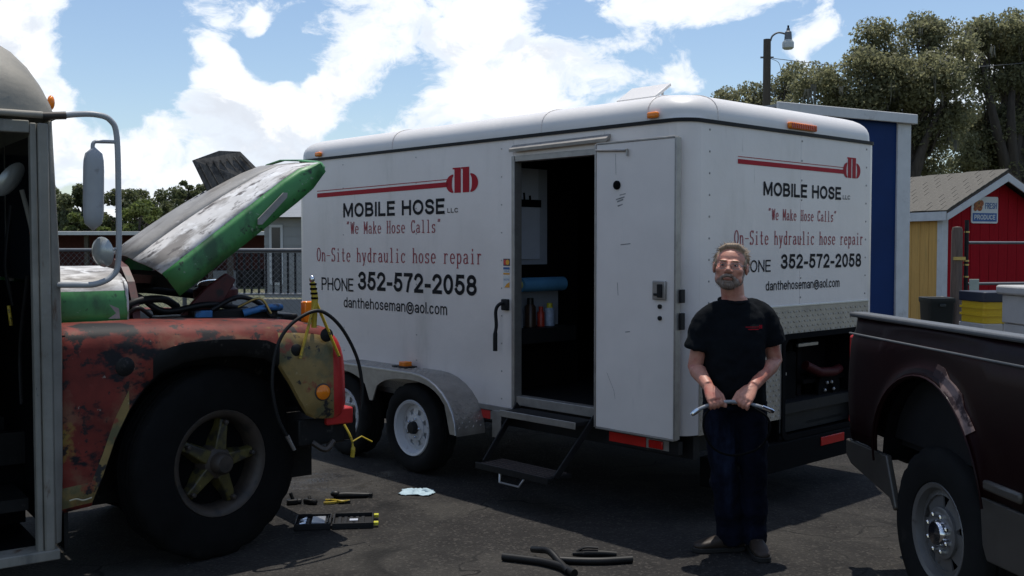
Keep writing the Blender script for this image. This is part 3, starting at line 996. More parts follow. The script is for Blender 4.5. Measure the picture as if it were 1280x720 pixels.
def lozenges(mb, a0, a1, b0, b1, fn, pitch=.032, skip=None):
    j = 0
    b = b0 + pitch / 2
    while b < b1 - pitch * .3:
        i = 0
        a = a0 + pitch / 2
        while a < a1 - pitch * .3:
            if not (skip and skip(a, b)):
                s = 1 if (i + j) % 2 else -1
                dx, dy = .012 * .707, .012 * .707 * s
                px, py = -.0035 * .707 * s, .0035 * .707
                P = [(a - dx, b - dy, 0), (a + px, b + py, 0), (a + dx, b + dy, 0), (a - px, b - py, 0), (a - dx * .4, b - dy * .4, .0025), (a + dx * .4, b + dy * .4, .0025)]
                mb.add([fn(*p) for p in P], [(0, 1, 4), (1, 5, 4), (1, 2, 5), (2, 3, 5), (3, 4, 5), (3, 0, 4)])
            a += pitch; i += 1
        b += pitch; j += 1


mb = MB()
lozenges(mb, CR, W - CR, .56, PZ - .004, lambda a, b, d: (a, -.0045 - d, b), .034, lambda a, b: BAY0 - .02 < a < BAY1 + .02 and b < BAYZ1 + .02)
mb.build('tread_pattern', 'treadplate', plate, kind='stuff')
MB().box(CR, W - CR, -.008, .01, PZ - .001, PZ + .012).build('plate_edge', 'alu', tr, bevel=.002)
# generator bay: a dark box with a portable generator's panel, reel and louvre
mb = MB()
mb.box(BAY0, BAY1, .48, .50, BAYZ0, BAYZ1).box(BAY0 - .02, BAY0, .02, .5, BAYZ0, BAYZ1).box(BAY1, BAY1 + .02, .02, .5, BAYZ0, BAYZ1).box(BAY0 - .02, BAY1 + .02, .02, .5, BAYZ1, BAYZ1 + .02).box(BAY0 - .02, BAY1 + .02, .005, .5, BAYZ0 - .02, BAYZ0)
bay = mb.build('generator_bay', 'interior', tr)
out = rrect(BAY0 - .015, BAY1 + .015, BAYZ0, BAYZ1 + .012, .06, 5)
inn = rrect(BAY0 + .02, BAY1 - .02, BAYZ0 + .03, BAYZ1 - .025, .06, 5)
mb = MB(); n_ = len(out)
vs = [(x, -.014, z) for x, z in out] + [(x, -.014, z) for x, z in inn] + [(x, .0, z) for x, z in out] + [(x, .01, z) for x, z in inn]
fs = []
for i in range(n_):
    j = (i + 1) % n_
    fs += [(i, j, n_ + j, n_ + i), (i, 2 * n_ + i, 2 * n_ + j, j), (n_ + i, n_ + j, 3 * n_ + j, 3 * n_ + i)]
mb.add(vs, fs).build('bay_frame', 'black', tr)
MB().box(1.40, 1.66, .10, .12, .995, 1.02).build('bay_light', 'alu_dull', bay, bevel=.004)
gen = MB().box(1.10, 1.48, .16, .46, BAYZ0 + .012, .96).build('generator', 'black', bay, bevel=.02)
MB().box(1.17, 1.34, .155, .1595, .80, .82).build('nameplate', 'alu_dull', gen)
for k in range(2):
    for j in range(2):
        MB().box(1.22 + .05 * k, 1.255 + .05 * k, .155, .1595, .70 + .04 * j, .715 + .04 * j).build('outlet', 'greyboard', gen)
mb = MB().lathe([(.15, .14), (.15, .12), (.05, .115), (.05, .2), (.15, .21), (.15, .23)], (1.85, .0, .66), 'Y', 24)
reel = mb.build('hose_reel', 'black', bay, smooth=40)
mb = MB()
for k in range(6):
    a = 2 * math.pi * k / 6
    mb.ball((1.83 + .06 * math.cos(a), .11, .66 + .06 * math.sin(a)), .014, 8, 5)
mb.build('reel_bolts', 'steel', reel, kind='stuff')
MB().tube([(1.52, .12, .86), (1.66, .09, .80), (1.85, .09, .79), (1.98, .12, .80)], .035, 8).build('red_pipe', mat('dull_red_pipe', (.05, .004, .005), .6, spec=.2), bay, smooth=60)
MB().box(1.50, 2.0, .10, .40, .45, .47).build('shelf', 'dark_metal', bay)

# rivets in columns on the rear and side
mb = MB()
for v in (.21, MID, W - .19):
    for k in range(9):
        z = PZ + .06 + k * (ZT - PZ - .1) / 8
        mb.lathe([(.0075, 0), (.006, -.003), (.0, -.0042)], (v + .012, -.0002, z), 'Y', 8)
for u in (1.62, 2.6, 3.6):
    for k in range(10):
        z = ZB + .06 + k * (ZT - ZB - .12) / 9
        mb.lathe([(.006, 0), (.005, -.0025), (.0, -.0034)], (-.0002, u, z), 'X', 8)
mb.build('rivets', 'alu_dull', tr, kind='stuff')

# marker lights
for (nm, a) in (('marker_light', lambda m: m.box(-.035, -.003, .205, .285, ZT + .030, ZT + .068)), ('marker_light', lambda m: m.box(-.035, -.003, L - .45, L - .37, ZT + .030, ZT + .068)), ('marker_light', lambda m: m.box(1.06, 1.40, -.03, -.002, ZT + .030, ZT + .075))):
    m_ = MB(); a(m_)
    ml = m_.build(nm, 'amber', tr, bevel=.012, seg=3)
mb = MB()
for k in range(14):
    mb.box(1.075 + k * .0225, 1.084 + k * .0225, -.0345, -.031, ZT + .036, ZT + .068)
mb.build('lens_ribs', 'red_lens', ml)

# doorway frame, header with drip rail, grab handle
mb = MB()
mb.box(-.012, .06, OP1 - .022, OP1 + .008, ZB + .01, OPZ + .02).box(-.012, .06, OP0 - .012, OP0 + .02, ZB + .01, OPZ + .02).box(-.011, .06, OP0 + .02, OP1 - .028, OPZ - .02, OPZ + .02)
mb.build('door_frame', 'alu_dull', tr, bevel=.003)
MB().box(.0, .07, OP0 + .02, OP1 - .028, ZB + .03, ZB + .095).build('threshold', 'alu_dull', tr, bevel=.004)
mb = MB()
mb.add([(-.004, .60, OPZ + .105), (-.004, 1.50, OPZ + .095), (-.045, 1.50, OPZ + .065), (-.045, .60, OPZ + .075), (-.042, 1.50, OPZ + .045), (-.042, .60, OPZ + .055), (-.004, 1.50, OPZ + .075), (-.004, .60, OPZ + .085)],
       [(0, 1, 2, 3), (3, 2, 4, 5), (5, 4, 6, 7), (0, 3, 5, 7), (1, 6, 4, 2)])
mb.build('drip_rail', 'alu_dull', tr)
mb = MB()
mb.tube(curve_pts([(-.01, 1.575, 1.30), (-.06, 1.585, 1.285), (-.075, 1.60, 1.24), (-.07, 1.60, 1.14), (-.075, 1.605, 1.08), (-.07, 1.612, .96)], 5), [.013] * 20 + [.017] * 6, 8)
mb.build('grab_handle', 'black_trim', tr, smooth=60)
MB().box(-.03, .0, 1.535, 1.60, 1.245, 1.325).build('handle_base', 'dark_metal', tr, bevel=.008)

# the side door, swung right back against the wall, latch side towards the rear corner
DZ0, DZ1 = .545, 2.335
door = MB().box(-.062, -.022, .042, .665, DZ0, DZ1).build('side_door', 'white_door', tr, bevel=.004, label='scuffed white side door swung back flat against the trailer')
mb = MB()
mb.box(-.066, -.018, .028, .0415, DZ0 - .004, DZ1 + .004)
mb.box(-.066, -.018, .6655, .678, DZ0 - .004, DZ1 + .004).box(-.066, -.018, .042, .665, DZ1 + .0005, DZ1 + .012).box(-.066, -.018, .042, .665, DZ0 - .012, DZ0 - .0005)
mb.build('edge_channel', 'alu_dull', door, bevel=.002)
MB().box(-.080, -.0625, .095, .195, 1.375, 1.49).build('latch_plate', 'alu_dull', door, bevel=.006)
mb = MB().box(-.092, -.081, .115, .150, 1.39, 1.47).box(-.088, -.081, .150, .180, 1.40, 1.415)
mb.build('latch_paddle', 'dark_metal', door, bevel=.004)
for z in (1.335, 1.265):
    MB().lathe([(.014, 0), (.014, -.01), (.008, -.016), (0, -.016)], (-.062, .145, z), 'X', 12).build('lock', 'dark_metal', door, smooth=40)
MB().lathe([(.028, 0), (.028, -.008), (.020, -.014), (0, -.015)], (-.062, .045 + .445, 2.075), 'X', 16).build('hook_hole', 'black', door, smooth=40)
mb = MB().tube([(-.07, .66, 2.300), (-.07, .42, 2.285), (-.075, .40, 2.29), (-.075, .40, 2.25)], .008, 6)
mb.build('hold_bar', 'alu_dull', door)
for z in (.75, 1.45, 2.15):
    MB().tube([(-.03, .675, z - .05), (-.03, .675, z + .05)], .012, 8).build('hinge', 'alu_dull', door, smooth=50)
MB().box(-.035, .005, .010, .026, 1.36, 1.44).build('catch', 'dark_metal', tr, bevel=.004)
MB().box(-.035, .005, .010, .026, 1.20, 1.30).build('catch', 'dark_metal', tr, bevel=.004)
# scuffs: rubbed marks on the door
M['scuff'] = mat('black_rub_mark', (0.26, 0.25, 0.24), .7, var=.5, vscale=40)


def door_mark(pts, w):
    m_ = MB()
    for (a, b) in zip(pts[:-1], pts[1:]):
        d = Vector((b[0] - a[0], b[1] - a[1])).normalized() * w
        m_.add([(-.0627, a[0] - d.y, a[1] + d.x), (-.0627, a[0] + d.y, a[1] - d.x), (-.0627, b[0] + d.y, b[1] - d.x), (-.0627, b[0] - d.y, b[1] + d.x)], [(0, 1, 2, 3)])
    return m_


for pts, w in (([(.505, 2.27), (.50, 2.14)], .0015), ([(.43, 2.0), (.50, 1.985)], .004), ([(.44, 1.985), (.49, 1.972)], .005), ([(.42, 2.02), (.47, 2.012)], .003), ([(.445, 1.955), (.485, 1.945)], .004), ([(.46, 1.705), (.38, 1.712)], .003),
               ([(.485, 1.47), (.479, 1.39)], .002), ([(.42, 1.165), (.38, 1.170)], .003), ([(.57, .90), (.51, .79), (.50, .74)], .0012)):
    door_mark(pts, w).build('scuff_mark', 'scuff', door)

# fender: diamond plate skirt over the two wheels
FX = -.27
U1, U2 = 2.37, 3.27
RW = .335


def arch_profile(u0, u1, zt, rl, rr, zb_l, zb_r):
    """outer outline of the fender in (u, z): a flat top with round ends"""
    pts = []
    for k in range(9):
        a = R(180 - 90 * k / 8) if False else R(90 * k / 8)
        pts.append((u0 + rl - rl * math.cos(R(90 * k / 8)), zb_l + (zt - zb_l) * math.sin(R(90 * k / 8))))
    for k in range(9):
        pts.append((u1 - rr + rr * math.sin(R(90 * k / 8)), zb_r + (zt - zb_r) * math.cos(R(90 * k / 8))))
    return pts


topo = arch_profile(1.80, 3.84, .755, .50, .50, .36, .36)
mb = MB()
n_ = len(topo)
# top sheet, from body out to the lip, with thickness
rings = []
for (u, z) in topo:
    rings.append([(.0, u, z), (FX, u, z), (FX, u, z - .012), (.0, u, z - .012)])
mb.loft(rings)
fen = mb.build('fender', 'treadplate', tr, smooth=35)
# face skirt: follows outer outline, cut by the two wheel arches
face = []
inner = [(1.80, .36), (1.862, .36)]
for k in range(1, 16):
    u = 1.862 + (2.80 - 1.862) * k / 16
    q = (u - 2.331) / .469
    zb_ = .36 if q < 0 else .50
    inner.append((u, zb_ + (.705 - zb_) * max(0, 1 - abs(q) ** 2.4) ** (1 / 2.4)))
inner += [(2.80, .50), (2.84, .50)]
for k in range(1, 16):
    u = 2.84 + (3.778 - 2.84) * k / 16
    q = (u - 3.309) / .469
    zb_ = .50 if q < 0 else .36
    inner.append((u, zb_ + (.705 - zb_) * max(0, 1 - abs(q) ** 2.4) ** (1 / 2.4)))
inner += [(3.778, .36), (3.84, .36)]
poly = inner + list(reversed(topo[1:-1]))
# clean the order: inner runs along the bottom from low u to high u, topo back along the top
MB().prism(poly, lambda a, b, d: (d, a, b), FX - .0105, FX + .001).build('fender_face', 'alu_dull', fen, bevel=.002)
edge = [(FX - .006, u, z) for (u, z) in topo]
MB().tube(edge, .010, 6).build('fender_lip', 'alu', fen, smooth=60)
mb = MB()
acc = 0
seg = []
for (p, q) in zip(topo[:-1], topo[1:]):
    seg.append((acc, p, q)); acc += math.hypot(q[0] - p[0], q[1] - p[1])


def on_fender(s, w, d):
    for (a0, p, q) in seg:
        Ls = math.hypot(q[0] - p[0], q[1] - p[1])
        if s <= a0 + Ls + 1e-6:
            t = (s - a0) / Ls
            nx, nz = -(q[1] - p[1]) / Ls, (q[0] - p[0]) / Ls
            return (-w, p[0] + (q[0] - p[0]) * t + nx * (d + .0005), p[1] + (q[1] - p[1]) * t + nz * (d + .0005))
    q = seg[-1][2]
    return (-w, q[0], q[1])


lozenges(mb, .03, acc - .03, .02, .26, on_fender, .034)
mb.build('tread_pattern', 'treadplate', fen, kind='stuff')
MB().box(-.10, -.03, 2.62, 2.70, .757, .80).build('fender_light', 'amber', tr, bevel=.006)
MB().box(-.13, -.02, 2.57, 2.75, .7555, .766).build('light_bracket', 'black_trim', tr)
# fender inner well
MB().box(.0, .02, 2.0, 3.64, .30, .62).build('wheel_well', 'black', tr)


def trailer_wheel(u):
    mb = MB()
    mb.lathe([(.165, .085), (.205, .085), (.212, .075), (.198, .06), (.196, -.06), (.213, -.082), (.207, -.094), (.188, -.088), (.176, -.05), (.165, -.028)], (0, 0, 0), 'Y', 40)
    spoke_disc(mb, .097, .143, -.050, -.040, 0, 8, .72, .45)
    mb.lathe([(.176, -.034), (.176, -.02), (.140, -.026), (.140, -.042)], (0, 0, 0), 'Y', 32, close=True)
    mb.lathe([(.10, -.04), (.10, -.056), (.05, -.062), (.045, -.04)], (0, 0, 0), 'Y', 32, close=True)
    w = mb.build('wheel', 'white_rim', tr, smooth=45)
    w.location = (FX + .125, u, RW)
    w.rotation_euler = (0, 0, R(-90))
    tyre_mesh(RW, .205, .205).build('tyre', 'tyre', w, smooth=40)
    h = MB().lathe([(.046, -.03), (.046, -.085), (.038, -.098), (0, -.10)], (0, 0, 0), 'Y', 20).build('hub_cap', 'dark_metal', w, smooth=40)
    for k in range(5):
        a = 2 * math.pi * k / 5
        MB().lathe([(.010, -.055), (.010, -.075), (.006, -.08), (0, -.08)], (.07 * math.cos(a), 0, .07 * math.sin(a)), 'Y', 6).build('lug_nut', 'chrome', w)
    MB().lathe([(.19, .02), (.19, .03), (0, .03)], (0, 0, 0), 'Y', 24).build('brake_drum', 'black', w)
    return w


for u in (U1, U2):
    trailer_wheel(u)

# reflective tape and bracket below the body, mud flap
MB().box(-.004, .0, 1.74, 1.94, .455, .515).build('reflective_tape', 'reflector', tr)
MB().box(-.004, .0, 1.62, 1.735, .455, .515).build('reflective_tape', 'alu_dull', tr)
MB().box(.0, .04, 1.58, 1.96, .44, .52).build('side_marker_board', 'dark_metal', tr)
MB().box(-.012, -.003, 1.62, 1.71, .33, .525).build('step_bracket', 'alu_dull', tr, bevel=.003)
MB().box(-.004, .0, .30, .60, .455, .515).build('reflective_tape', 'reflector', tr)
MB().box(-.004, .0, .12, .295, .455, .515).build('reflective_tape', 'alu_dull', tr)
MB().box(.0, .04, .05, .62, .44, .52).build('side_marker_board', 'dark_metal', tr)
MB().box(-.016, -.0045, .16, .27, .46, .51).build('side_light', 'red_lens', tr, bevel=.004)

# fold-out step
st = MB()
MB().bar((-.02, 1.43, .60), (-.36, 1.40, .245), .012, .045).build('step_arm', 'dark_metal', tr, bevel=.003)
st.bar((-.02, .70, .60), (-.36, .73, .245), .012, .045)
step = st.build('step_arm', 'dark_metal', tr, bevel=.003)
MB().box(-.20, -.015, .72, 1.41, .545, .575).build('upper_tread', 'dark_metal', step, bevel=.005)
MB().box(-.205, -.197, .71, 1.42, .535, .58).build('tread_nosing', 'alu_dull', step, bevel=.003)
MB().box(-.43, -.20, .735, 1.395, .225, .25).build('lower_tread', 'dark_metal', step, bevel=.005)
MB().box(-.437, -.429, .725, 1.405, .215, .258).build('tread_nosing', 'dark_metal', step, bevel=.003)
M['step_grip'] = mat('worn_step_grip', (0.055, 0.04, 0.035), .8, var=.4, vscale=30, stretch=(1, 12, 1))
for k in range(6):
    MB().box(-.425 + .037 * k, -.405 + .037 * k, .76, 1.37, .2505, .2545).build('grip_strip', 'step_grip', step)
mb = MB().tube([(-.42, 1.18, .225), (-.45, 1.15, .165), (-.45, .97, .165), (-.42, .94, .225)], .007, 6)
mb.build('step_handle', 'alu', step)

# inside the doorway: partition with paper, clipboards, towel roll and shelf
PU = 1.78
part = MB().box(.06, .95, PU, PU + .03, ZB + .08, ZT - .06).build('partition', 'interior', tr)
MB().box(.10, .60, PU - .012, PU - .001, 1.56, 2.27).build('white_board', 'greyboard', part)
MB().box(.10, .72, PU - .012, PU - .001, 1.10, 1.46).build('white_board', 'greyboard', part)
mb = MB().box(.06, .66, PU - .26, PU - .002, 1.085, 1.105).box(.06, .66, PU - .26, PU - .235, 1.00, 1.085)
shelf_ = mb.build('shelf', 'dark_metal', tr)
mb = MB()
for z in (.72, 1.15, 1.6, 2.0):
    mb.box(1.55, W - .09, .15, 3.9, z, z + .03)
for u in (.2, 1.1, 2.0, 2.9, 3.8):
    mb.box(1.55, 1.60, u, u + .04, ZB + .08, ZT - .06)
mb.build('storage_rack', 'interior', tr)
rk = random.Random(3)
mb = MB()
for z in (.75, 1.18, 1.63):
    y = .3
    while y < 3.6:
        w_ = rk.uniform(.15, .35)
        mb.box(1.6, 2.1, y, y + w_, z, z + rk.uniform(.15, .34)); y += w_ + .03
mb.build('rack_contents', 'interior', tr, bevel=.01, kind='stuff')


# lettering on the side (a runs from the front of the trailer towards the rear) and on the rear
def on_side(a, b, e=0.0):
    return (-.0022 - e, 4.36 - a, b)


def on_rear(a, b, e=0.0):
    return (a, -.0022 - e, b)


def logo(fn, a0, a1, zline, zb, zt, ab, tilt):
    """long double rule running into a fat two-letter monogram"""
    mb = MB()
    h = zt - zb
    w = a1 - ab
    mb.add([fn(a0, zline - h * .10 - tilt), fn(ab + w * .06, zline - h * .10), fn(ab + w * .06, zline + h * .10), fn(a0, zline + h * .10 - tilt)], [(0, 1, 2, 3)])
    mb.add([fn(a0, zline + h * .19 - tilt), fn(ab + w * .05, zline + h * .19), fn(ab + w * .05, zline + h * .22), fn(a0, zline + h * .22 - tilt)], [(0, 1, 2, 3)])
    mb.build('logo_rule', 'red_vinyl', tr)
    mb = MB()
    bh = h * .74                      # bowl height
    zc = zb + bh / 2

    def half(cx, sgn):                # fat outer half bowl with a thin slit before the stem
        o_ = [(cx + sgn * w * .235 * math.cos(R(t)), zc + bh / 2 * math.sin(R(t))) for t in range(-90, 91, 12)]
        i_ = [(cx + sgn * w * .045 * math.cos(R(t)), zc + bh * .40 * math.sin(R(t))) for t in range(90, -91, -12)]
        pts = o_ + i_
        nn = len(o_)
        vs_ = [fn(*p) for p in pts]
        fs_ = [(i, i + 1, 2 * nn - 2 - i, 2 * nn - 1 - i) for i in range(nn - 1)]
        mb.add(vs_, fs_)

    def rect(x0, x1, z0, z1):
        mb.add([fn(x0, z0), fn(x1, z0), fn(x1, z1), fn(x0, z1)], [(0, 1, 2, 3)])
    half(ab + w * .235, -1)
    rect(ab + w * .27, ab + w * .47, zb, zt)
    rect(ab + w * .215, ab + w * .27, zt - h * .06, zt)
    rect(ab + w * .53, ab + w * .73, zb, zt)
    rect(ab + w * .48, ab + w * .53, zt - h * .06, zt)
    half(ab + w * .765, 1)
    mb.build('logo', 'red_vinyl', tr)


logo(on_side, 4.36 - 4.0, 4.36 - 1.87, 2.155, 2.09, 2.275, 4.36 - 2.235, .02)
sans_lettering('MOBILE HOSE', 'black_vinyl', tr, on_side, .76, 2.11, 1.937, .118, 0.2)
sans_lettering('LLC', 'black_vinyl', tr, on_side, 2.14, 2.265, 1.945, .034, 0.17)
serif_lettering('“We Make Hose Calls”', 'red_serif', tr, on_side, .80, 2.07, 1.80, .095)
serif_lettering('On-Site hydraulic hose repair', 'red_serif', tr, on_side, .34, 2.54, 1.567, .112)
sans_lettering('PHONE', 'black_vinyl', tr, on_side, .42, .905, 1.315, .110, 0.13)
sans_lettering('352-572-2058', 'black_vinyl', tr, on_side, .975, 2.472, 1.334, .152, 0.19)
sans_lettering('danthehoseman@aol.com', 'black_vinyl', tr, on_side, .76, 2.134, 1.178, .088, 0.13)
logo(on_rear, .511, 2.032, 2.222, 2.182, 2.328, 1.79, -.004)
sans_lettering('MOBILE HOSE', 'black_vinyl', tr, on_rear, .796, 1.765, 2.022, .090, 0.2)
sans_lettering('LLC', 'black_vinyl', tr, on_rear, 1.79, 1.89, 2.028, .030, 0.17)
serif_lettering('“We Make Hose Calls”', 'red_serif', tr, on_rear, .85, 1.71, 1.868, .070)
serif_lettering('On-Site hydraulic hose repair', 'red_serif', tr, on_rear, .476, 2.09, 1.708, .086)
sans_lettering('PHONE', 'black_vinyl', tr, on_rear, .50, .888, 1.53, .078, 0.13)
sans_lettering('352-572-2058', 'black_vinyl', tr, on_rear, 1.009, 2.06, 1.546, .098, 0.19)
sans_lettering('danthehoseman@aol.com', 'black_vinyl', tr, on_rear, .834, 1.759, 1.408, .062, 0.13)
# card stickers by the door
stk = MB().box(-.003, -.0002, 1.535, 1.60, 1.558, 1.608).build('card_sticker', mat('sticker_dark', (.03, .02, .05), .4), tr)
for (yy, c, e) in ((1.581, (.6, .02, .02), .0034), (1.556, (.75, .36, .02), .0038)):
    MB().lathe([(.019, 0), (0, -.0003)], (-e, yy, 1.583), 'X', 16).build('disc', mat('sticker_disc', c, .4), stk)
stk = MB().box(-.003, -.0002, 1.535, 1.60, 1.497, 1.548).build('card_sticker', 'sign_white', tr)
MB().box(-.0036, -.0031, 1.535, 1.60, 1.532, 1.548).build('stripe', 'sign_blue', stk)
MB().box(-.0036, -.0031, 1.535, 1.60, 1.497, 1.508).build('stripe', mat('sticker_orange', (.7, .3, .02), .4), stk)
lettering('VISA', 'sign_blue', stk, lambda a, b, e=0: (-.0036, 1.595 - a, b), .004, .056, 1.513, .014)
stk = MB().box(-.003, -.0002, 1.535, 1.60, 1.405, 1.487).build('card_sticker', 'sign_white', tr)
lettering('DISCOVER', 'sign_blue', stk, lambda a, b, e=0: (-.0036, 1.598 - a, b), .004, .060, 1.455, .012)
MB().add([(-.0036, 1.535, 1.406), (-.0036, 1.59, 1.406), (-.0036, 1.565, 1.43), (-.0036, 1.535, 1.445)], [(0, 1, 2, 3)]).build('swoosh', bpy.data.materials['sticker_orange'], stk)

# propped roof vent lid
ve = MB().box(.50, .80, .62, .98, 2.60, 2.665).build('roof_vent', 'white_roof', roof, bevel=.006)
MB().obox((.56, .80, 2.735), (.20, .34, .022), (0, R(-32), 0)).build('vent_lid', 'white_roof', ve, bevel=.006)
MB().bar((.64, .70, 2.66), (.64, .70, 2.76), .012, .012).build('vent_arm', 'alu', ve)

# things inside, resting or hanging in the doorway
TM = Matrix.Translation((1.033, 6.146, 0)) @ Matrix.Rotation(TR_A, 4, 'Z')


def tpos(v, u, z):
    return tuple(TM @ Vector((v, u, z)))


cb = thing('clipboard', 'clipboard with pale paper hanging on the board inside the trailer doorway', 'clipboard', tpos(.36, PU - .016, 1.60), TR_A)
MB().box(-.13, .15, -.008, 0, 0, .40).build('paper', 'paper', cb)
MB().box(-.14, .16, -.014, .0, .385, .44).build('clip', 'black', cb)
for k in range(3):
    MB().tube([(-.07 + .06 * k, -.01, .43), (-.075 + .06 * k, -.01, .47 + .02 * (k % 2))], .008, 6).build('hook', 'black', cb)
pp = MB().box(-.16, .16, -.004, 0, 0, .25).build('paper_sheet', 'paper')
pp.location = tpos(.34, PU - .016, 2.02); pp.rotation_euler = (0, 0, TR_A)
tag(pp, 'sheet of paper pinned above the clipboard inside the trailer doorway', 'paper')
rl = thing('towel_roll', 'roll of blue shop towels mounted sideways inside the trailer doorway', 'paper roll', tpos(.16, PU - .12, 1.415), TR_A)
MB().lathe([(.052, .06), (.052, .50), (.02, .50), (.02, .06)], (0, 0, 0), 'X', 20).build('towels', 'blue_paper', rl, smooth=40)
MB().lathe([(.03, -.04), (.03, .06)], (0, 0, 0), 'X', 14).build('core', mat('roll_core', (.5, .45, .15), .8), rl, smooth=40)
ring_ = MB().lathe([(.045, -.012), (.06, 0), (.045, .012), (.036, 0)], (0, 0, 0), 'Y', 20, close=True).build('hose_coil', 'rubber', None, smooth=60)
ring_.location = tpos(.12, PU - .05, 1.50); ring_.scale = (1.1, 1, 1.6); ring_.rotation_euler = (0, 0, TR_A)
tag(ring_, 'small black coil hanging beside the blue towel roll inside the doorway', 'hose coil')
for i, (v, r, h, c, capc, lb) in enumerate(((.20, .028, .12, (.25, .27, .30), (.5, .5, .5), 'small grey can at the left end of the shelf inside the doorway'), (.31, .042, .19, (.05, .025, .015), (.008, .008, .008), 'brown bottle with black cap on the shelf inside the doorway'),
                                    (.42, .028, .13, (.42, .04, .02), (.42, .04, .02), 'small red can between bottles on the shelf inside the doorway'), (.51, .038, .15, (.35, .42, .55), (.55, .50, .03), 'pale spray can with yellow cap on the shelf inside the doorway'))):
    b_ = thing('bottle', lb, 'bottle', tpos(v, PU - .13, 1.106), TR_A, 'bottles and cans on the trailer shelf')
    MB().lathe([(r, 0), (r, h * .78), (r * .55, h * .9), (r * .5, h * .93)], (0, 0, 0), 'Z', 16).build('body', mat('bottle_print', c, .35, var=.3, vscale=25), b_, smooth=40)
    MB().lathe([(r * .62, h * .88), (r * .6, h * 1.12), (0, h * 1.13)], (0, 0, 0), 'Z', 14).build('cap', mat('bottle_cap', capc, .4), b_, smooth=40)


# ------------------------------------------------------------------ the old bus
BA = R(36)
BO = (-1.5, 5.55, 0)
bus = thing('old_bus', 'weathered old bus at the left with patchy red fender and green hood propped open', 'bus', BO, BA)
BM = Matrix.Translation(BO) @ Matrix.Rotation(BA, 4, 'Z')


def bpos(s, y, z):
    return tuple(BM @ Vector((s, y, z)))


# near front fender: stations along s with the arch lip and the top line
def interp(x, tab):
    for (a, b) in zip(tab[:-1], tab[1:]):
        if a[0] <= x <= b[0]:
            t = (x - a[0]) / (b[0] - a[0])
            return a[1] + (b[1] - a[1]) * t
    return tab[0][1] if x < tab[0][0] else tab[-1][1]


LIP = [(-.89, .39), (-.735, .407), (-.681, .539), (-.621, .71), (-.55, .853), (-.469, .967), (-.387, 1.042), (-.263, 1.093), (-.106, 1.113), (.053, 1.108), (.183, 1.085), (.259, 1.032), (.325, .928), (.38, .824), (.424, .751), (.48, .723), (.592, .718), (.643, .731), (.683, .77)]
TOP = [(-.89, 1.293), (-.52, 1.295), (-.211, 1.292), (.107, 1.283), (.38, 1.267), (.514, 1.251), (.604, 1.221), (.66, 1.163), (.683, 1.111)]
SH = [(-.89, 0), (-.2, 0), (.3, 0), (.55, .0), (.64, .015), (.683, .05)]
stations = sorted([a for a, b in LIP] + [-.81, -.71, -.65, -.585, -.51, -.43, -.32, -.18, -.03, .12, .22, .29, .352, .40, .535, .62, .66])


def fender(sgn, yo, mats, name):
    secs = []
    for s in stations:
        lip, top, dy = interp(s, LIP), interp(s, TOP), interp(s, SH)
        bulge = .03 * math.exp(-((s + .1) / .5) ** 2)
        prof = [(.07 + dy, lip + .012), (.0 + dy, lip), (-.012 + dy - bulge * .3, lip + .02), (-.006 + dy - bulge, min(lip + .12, (lip + top) / 2)), (.0 + dy - bulge, top - .11), (.012 + dy - bulge * .5, top - .055), (.045 + dy, top - .018), (.10 + dy, top), (.24, top + .006), (.42, top + .004)]
        secs.append([(s, yo + sgn * a, b) for a, b in prof])
    mb = MB()
    n = len(secs[0])
    vs = [p for q in secs for p in q]
    for i in range(len(secs) - 1):
        for j in range(n - 1):
            sm = (stations[i] + stations[i + 1]) / 2
            yl = .20 + .10 * (j >= 3)
            mi = 0
            if sm > .585: mi = 2
            elif sm > .26 and 1 <= j <= 4: mi = 1
            elif j <= 1 and -.74 < sm: mi = 3
            elif j == 2 and -.42 < sm < .26: mi = 3
            elif j == 3 and -.28 < sm < .10: mi = 3
            elif sm < -.55 and j in (2,) : mi = 1
            mb.mi = mi
            mb.add([vs[i * n + j], vs[i * n + j + 1], vs[(i + 1) * n + j + 1], vs[(i + 1) * n + j]], [(0, 1, 2, 3)])
    mb.mi = 2
    mb.add(secs[-1], [tuple(range(n))])
    o = mb.build(name, mats, bus)
    bm = bmesh.new(); bm.from_mesh(o.data); bmesh.ops.remove_doubles(bm, verts=bm.verts, dist=.0005); bmesh.ops.recalc_face_normals(bm, faces=bm.faces); bm.to_mesh(o.data); bm.free()
    o.data.polygons.foreach_set('use_smooth', [True] * len(o.data.polygons)); o.data.set_sharp_from_angle(angle=R(50))
    sd = o.modifiers.new('solid', 'SOLIDIFY'); sd.thickness = .006; sd.offset = 0
    return o


f1 = fender(1, 0.0, ['fender_red', 'fender_yellow', 'fender_edge', 'engine_black'], 'front_fender')
fender(-1, 1.75, ['fender_red', 'fender_red', 'fender_edge', 'engine_black'], 'front_fender')
# inner wheel housing, black
mb = MB()
mb.box(-.85, .66, .44, .48, .30, 1.27)
mb.box(-.86, -.84, .02, .46, .20, 1.26)
mb.build('wheel_housing', 'engine_black', bus)
# round marker lamp and grease blotches on the fender's outer face
lamp = MB().lathe([(.042, .0), (.042, -.018), (.030, -.028), (0, -.031)], (.519, -.008, .872), 'Y', 20).build('marker_lamp', 'amber', f1, smooth=40)
MB().lathe([(.050, .004), (.050, -.010), (.043, -.012), (.043, .004)], (.519, -.008, .872), 'Y', 20, close=True).build('lamp_ring', 'rim_rust', lamp, smooth=40)
MB().box(.495, .565, .16, .22, 1.255, 1.378).build('turn_signal', 'amber', bus, bevel=.008, label='square amber turn signal on top of the fender')
for (s, z, r) in ((-.565, 1.09, .05), (.36, 1.12, .035), (.545, 1.195, .04)):
    MB().lathe([(r, 0), (r * .8, -.006), (0, -.008)], (s, -.018, z), 'Y', 14).build('rubber_plug', 'engine_black', f1, smooth=40)
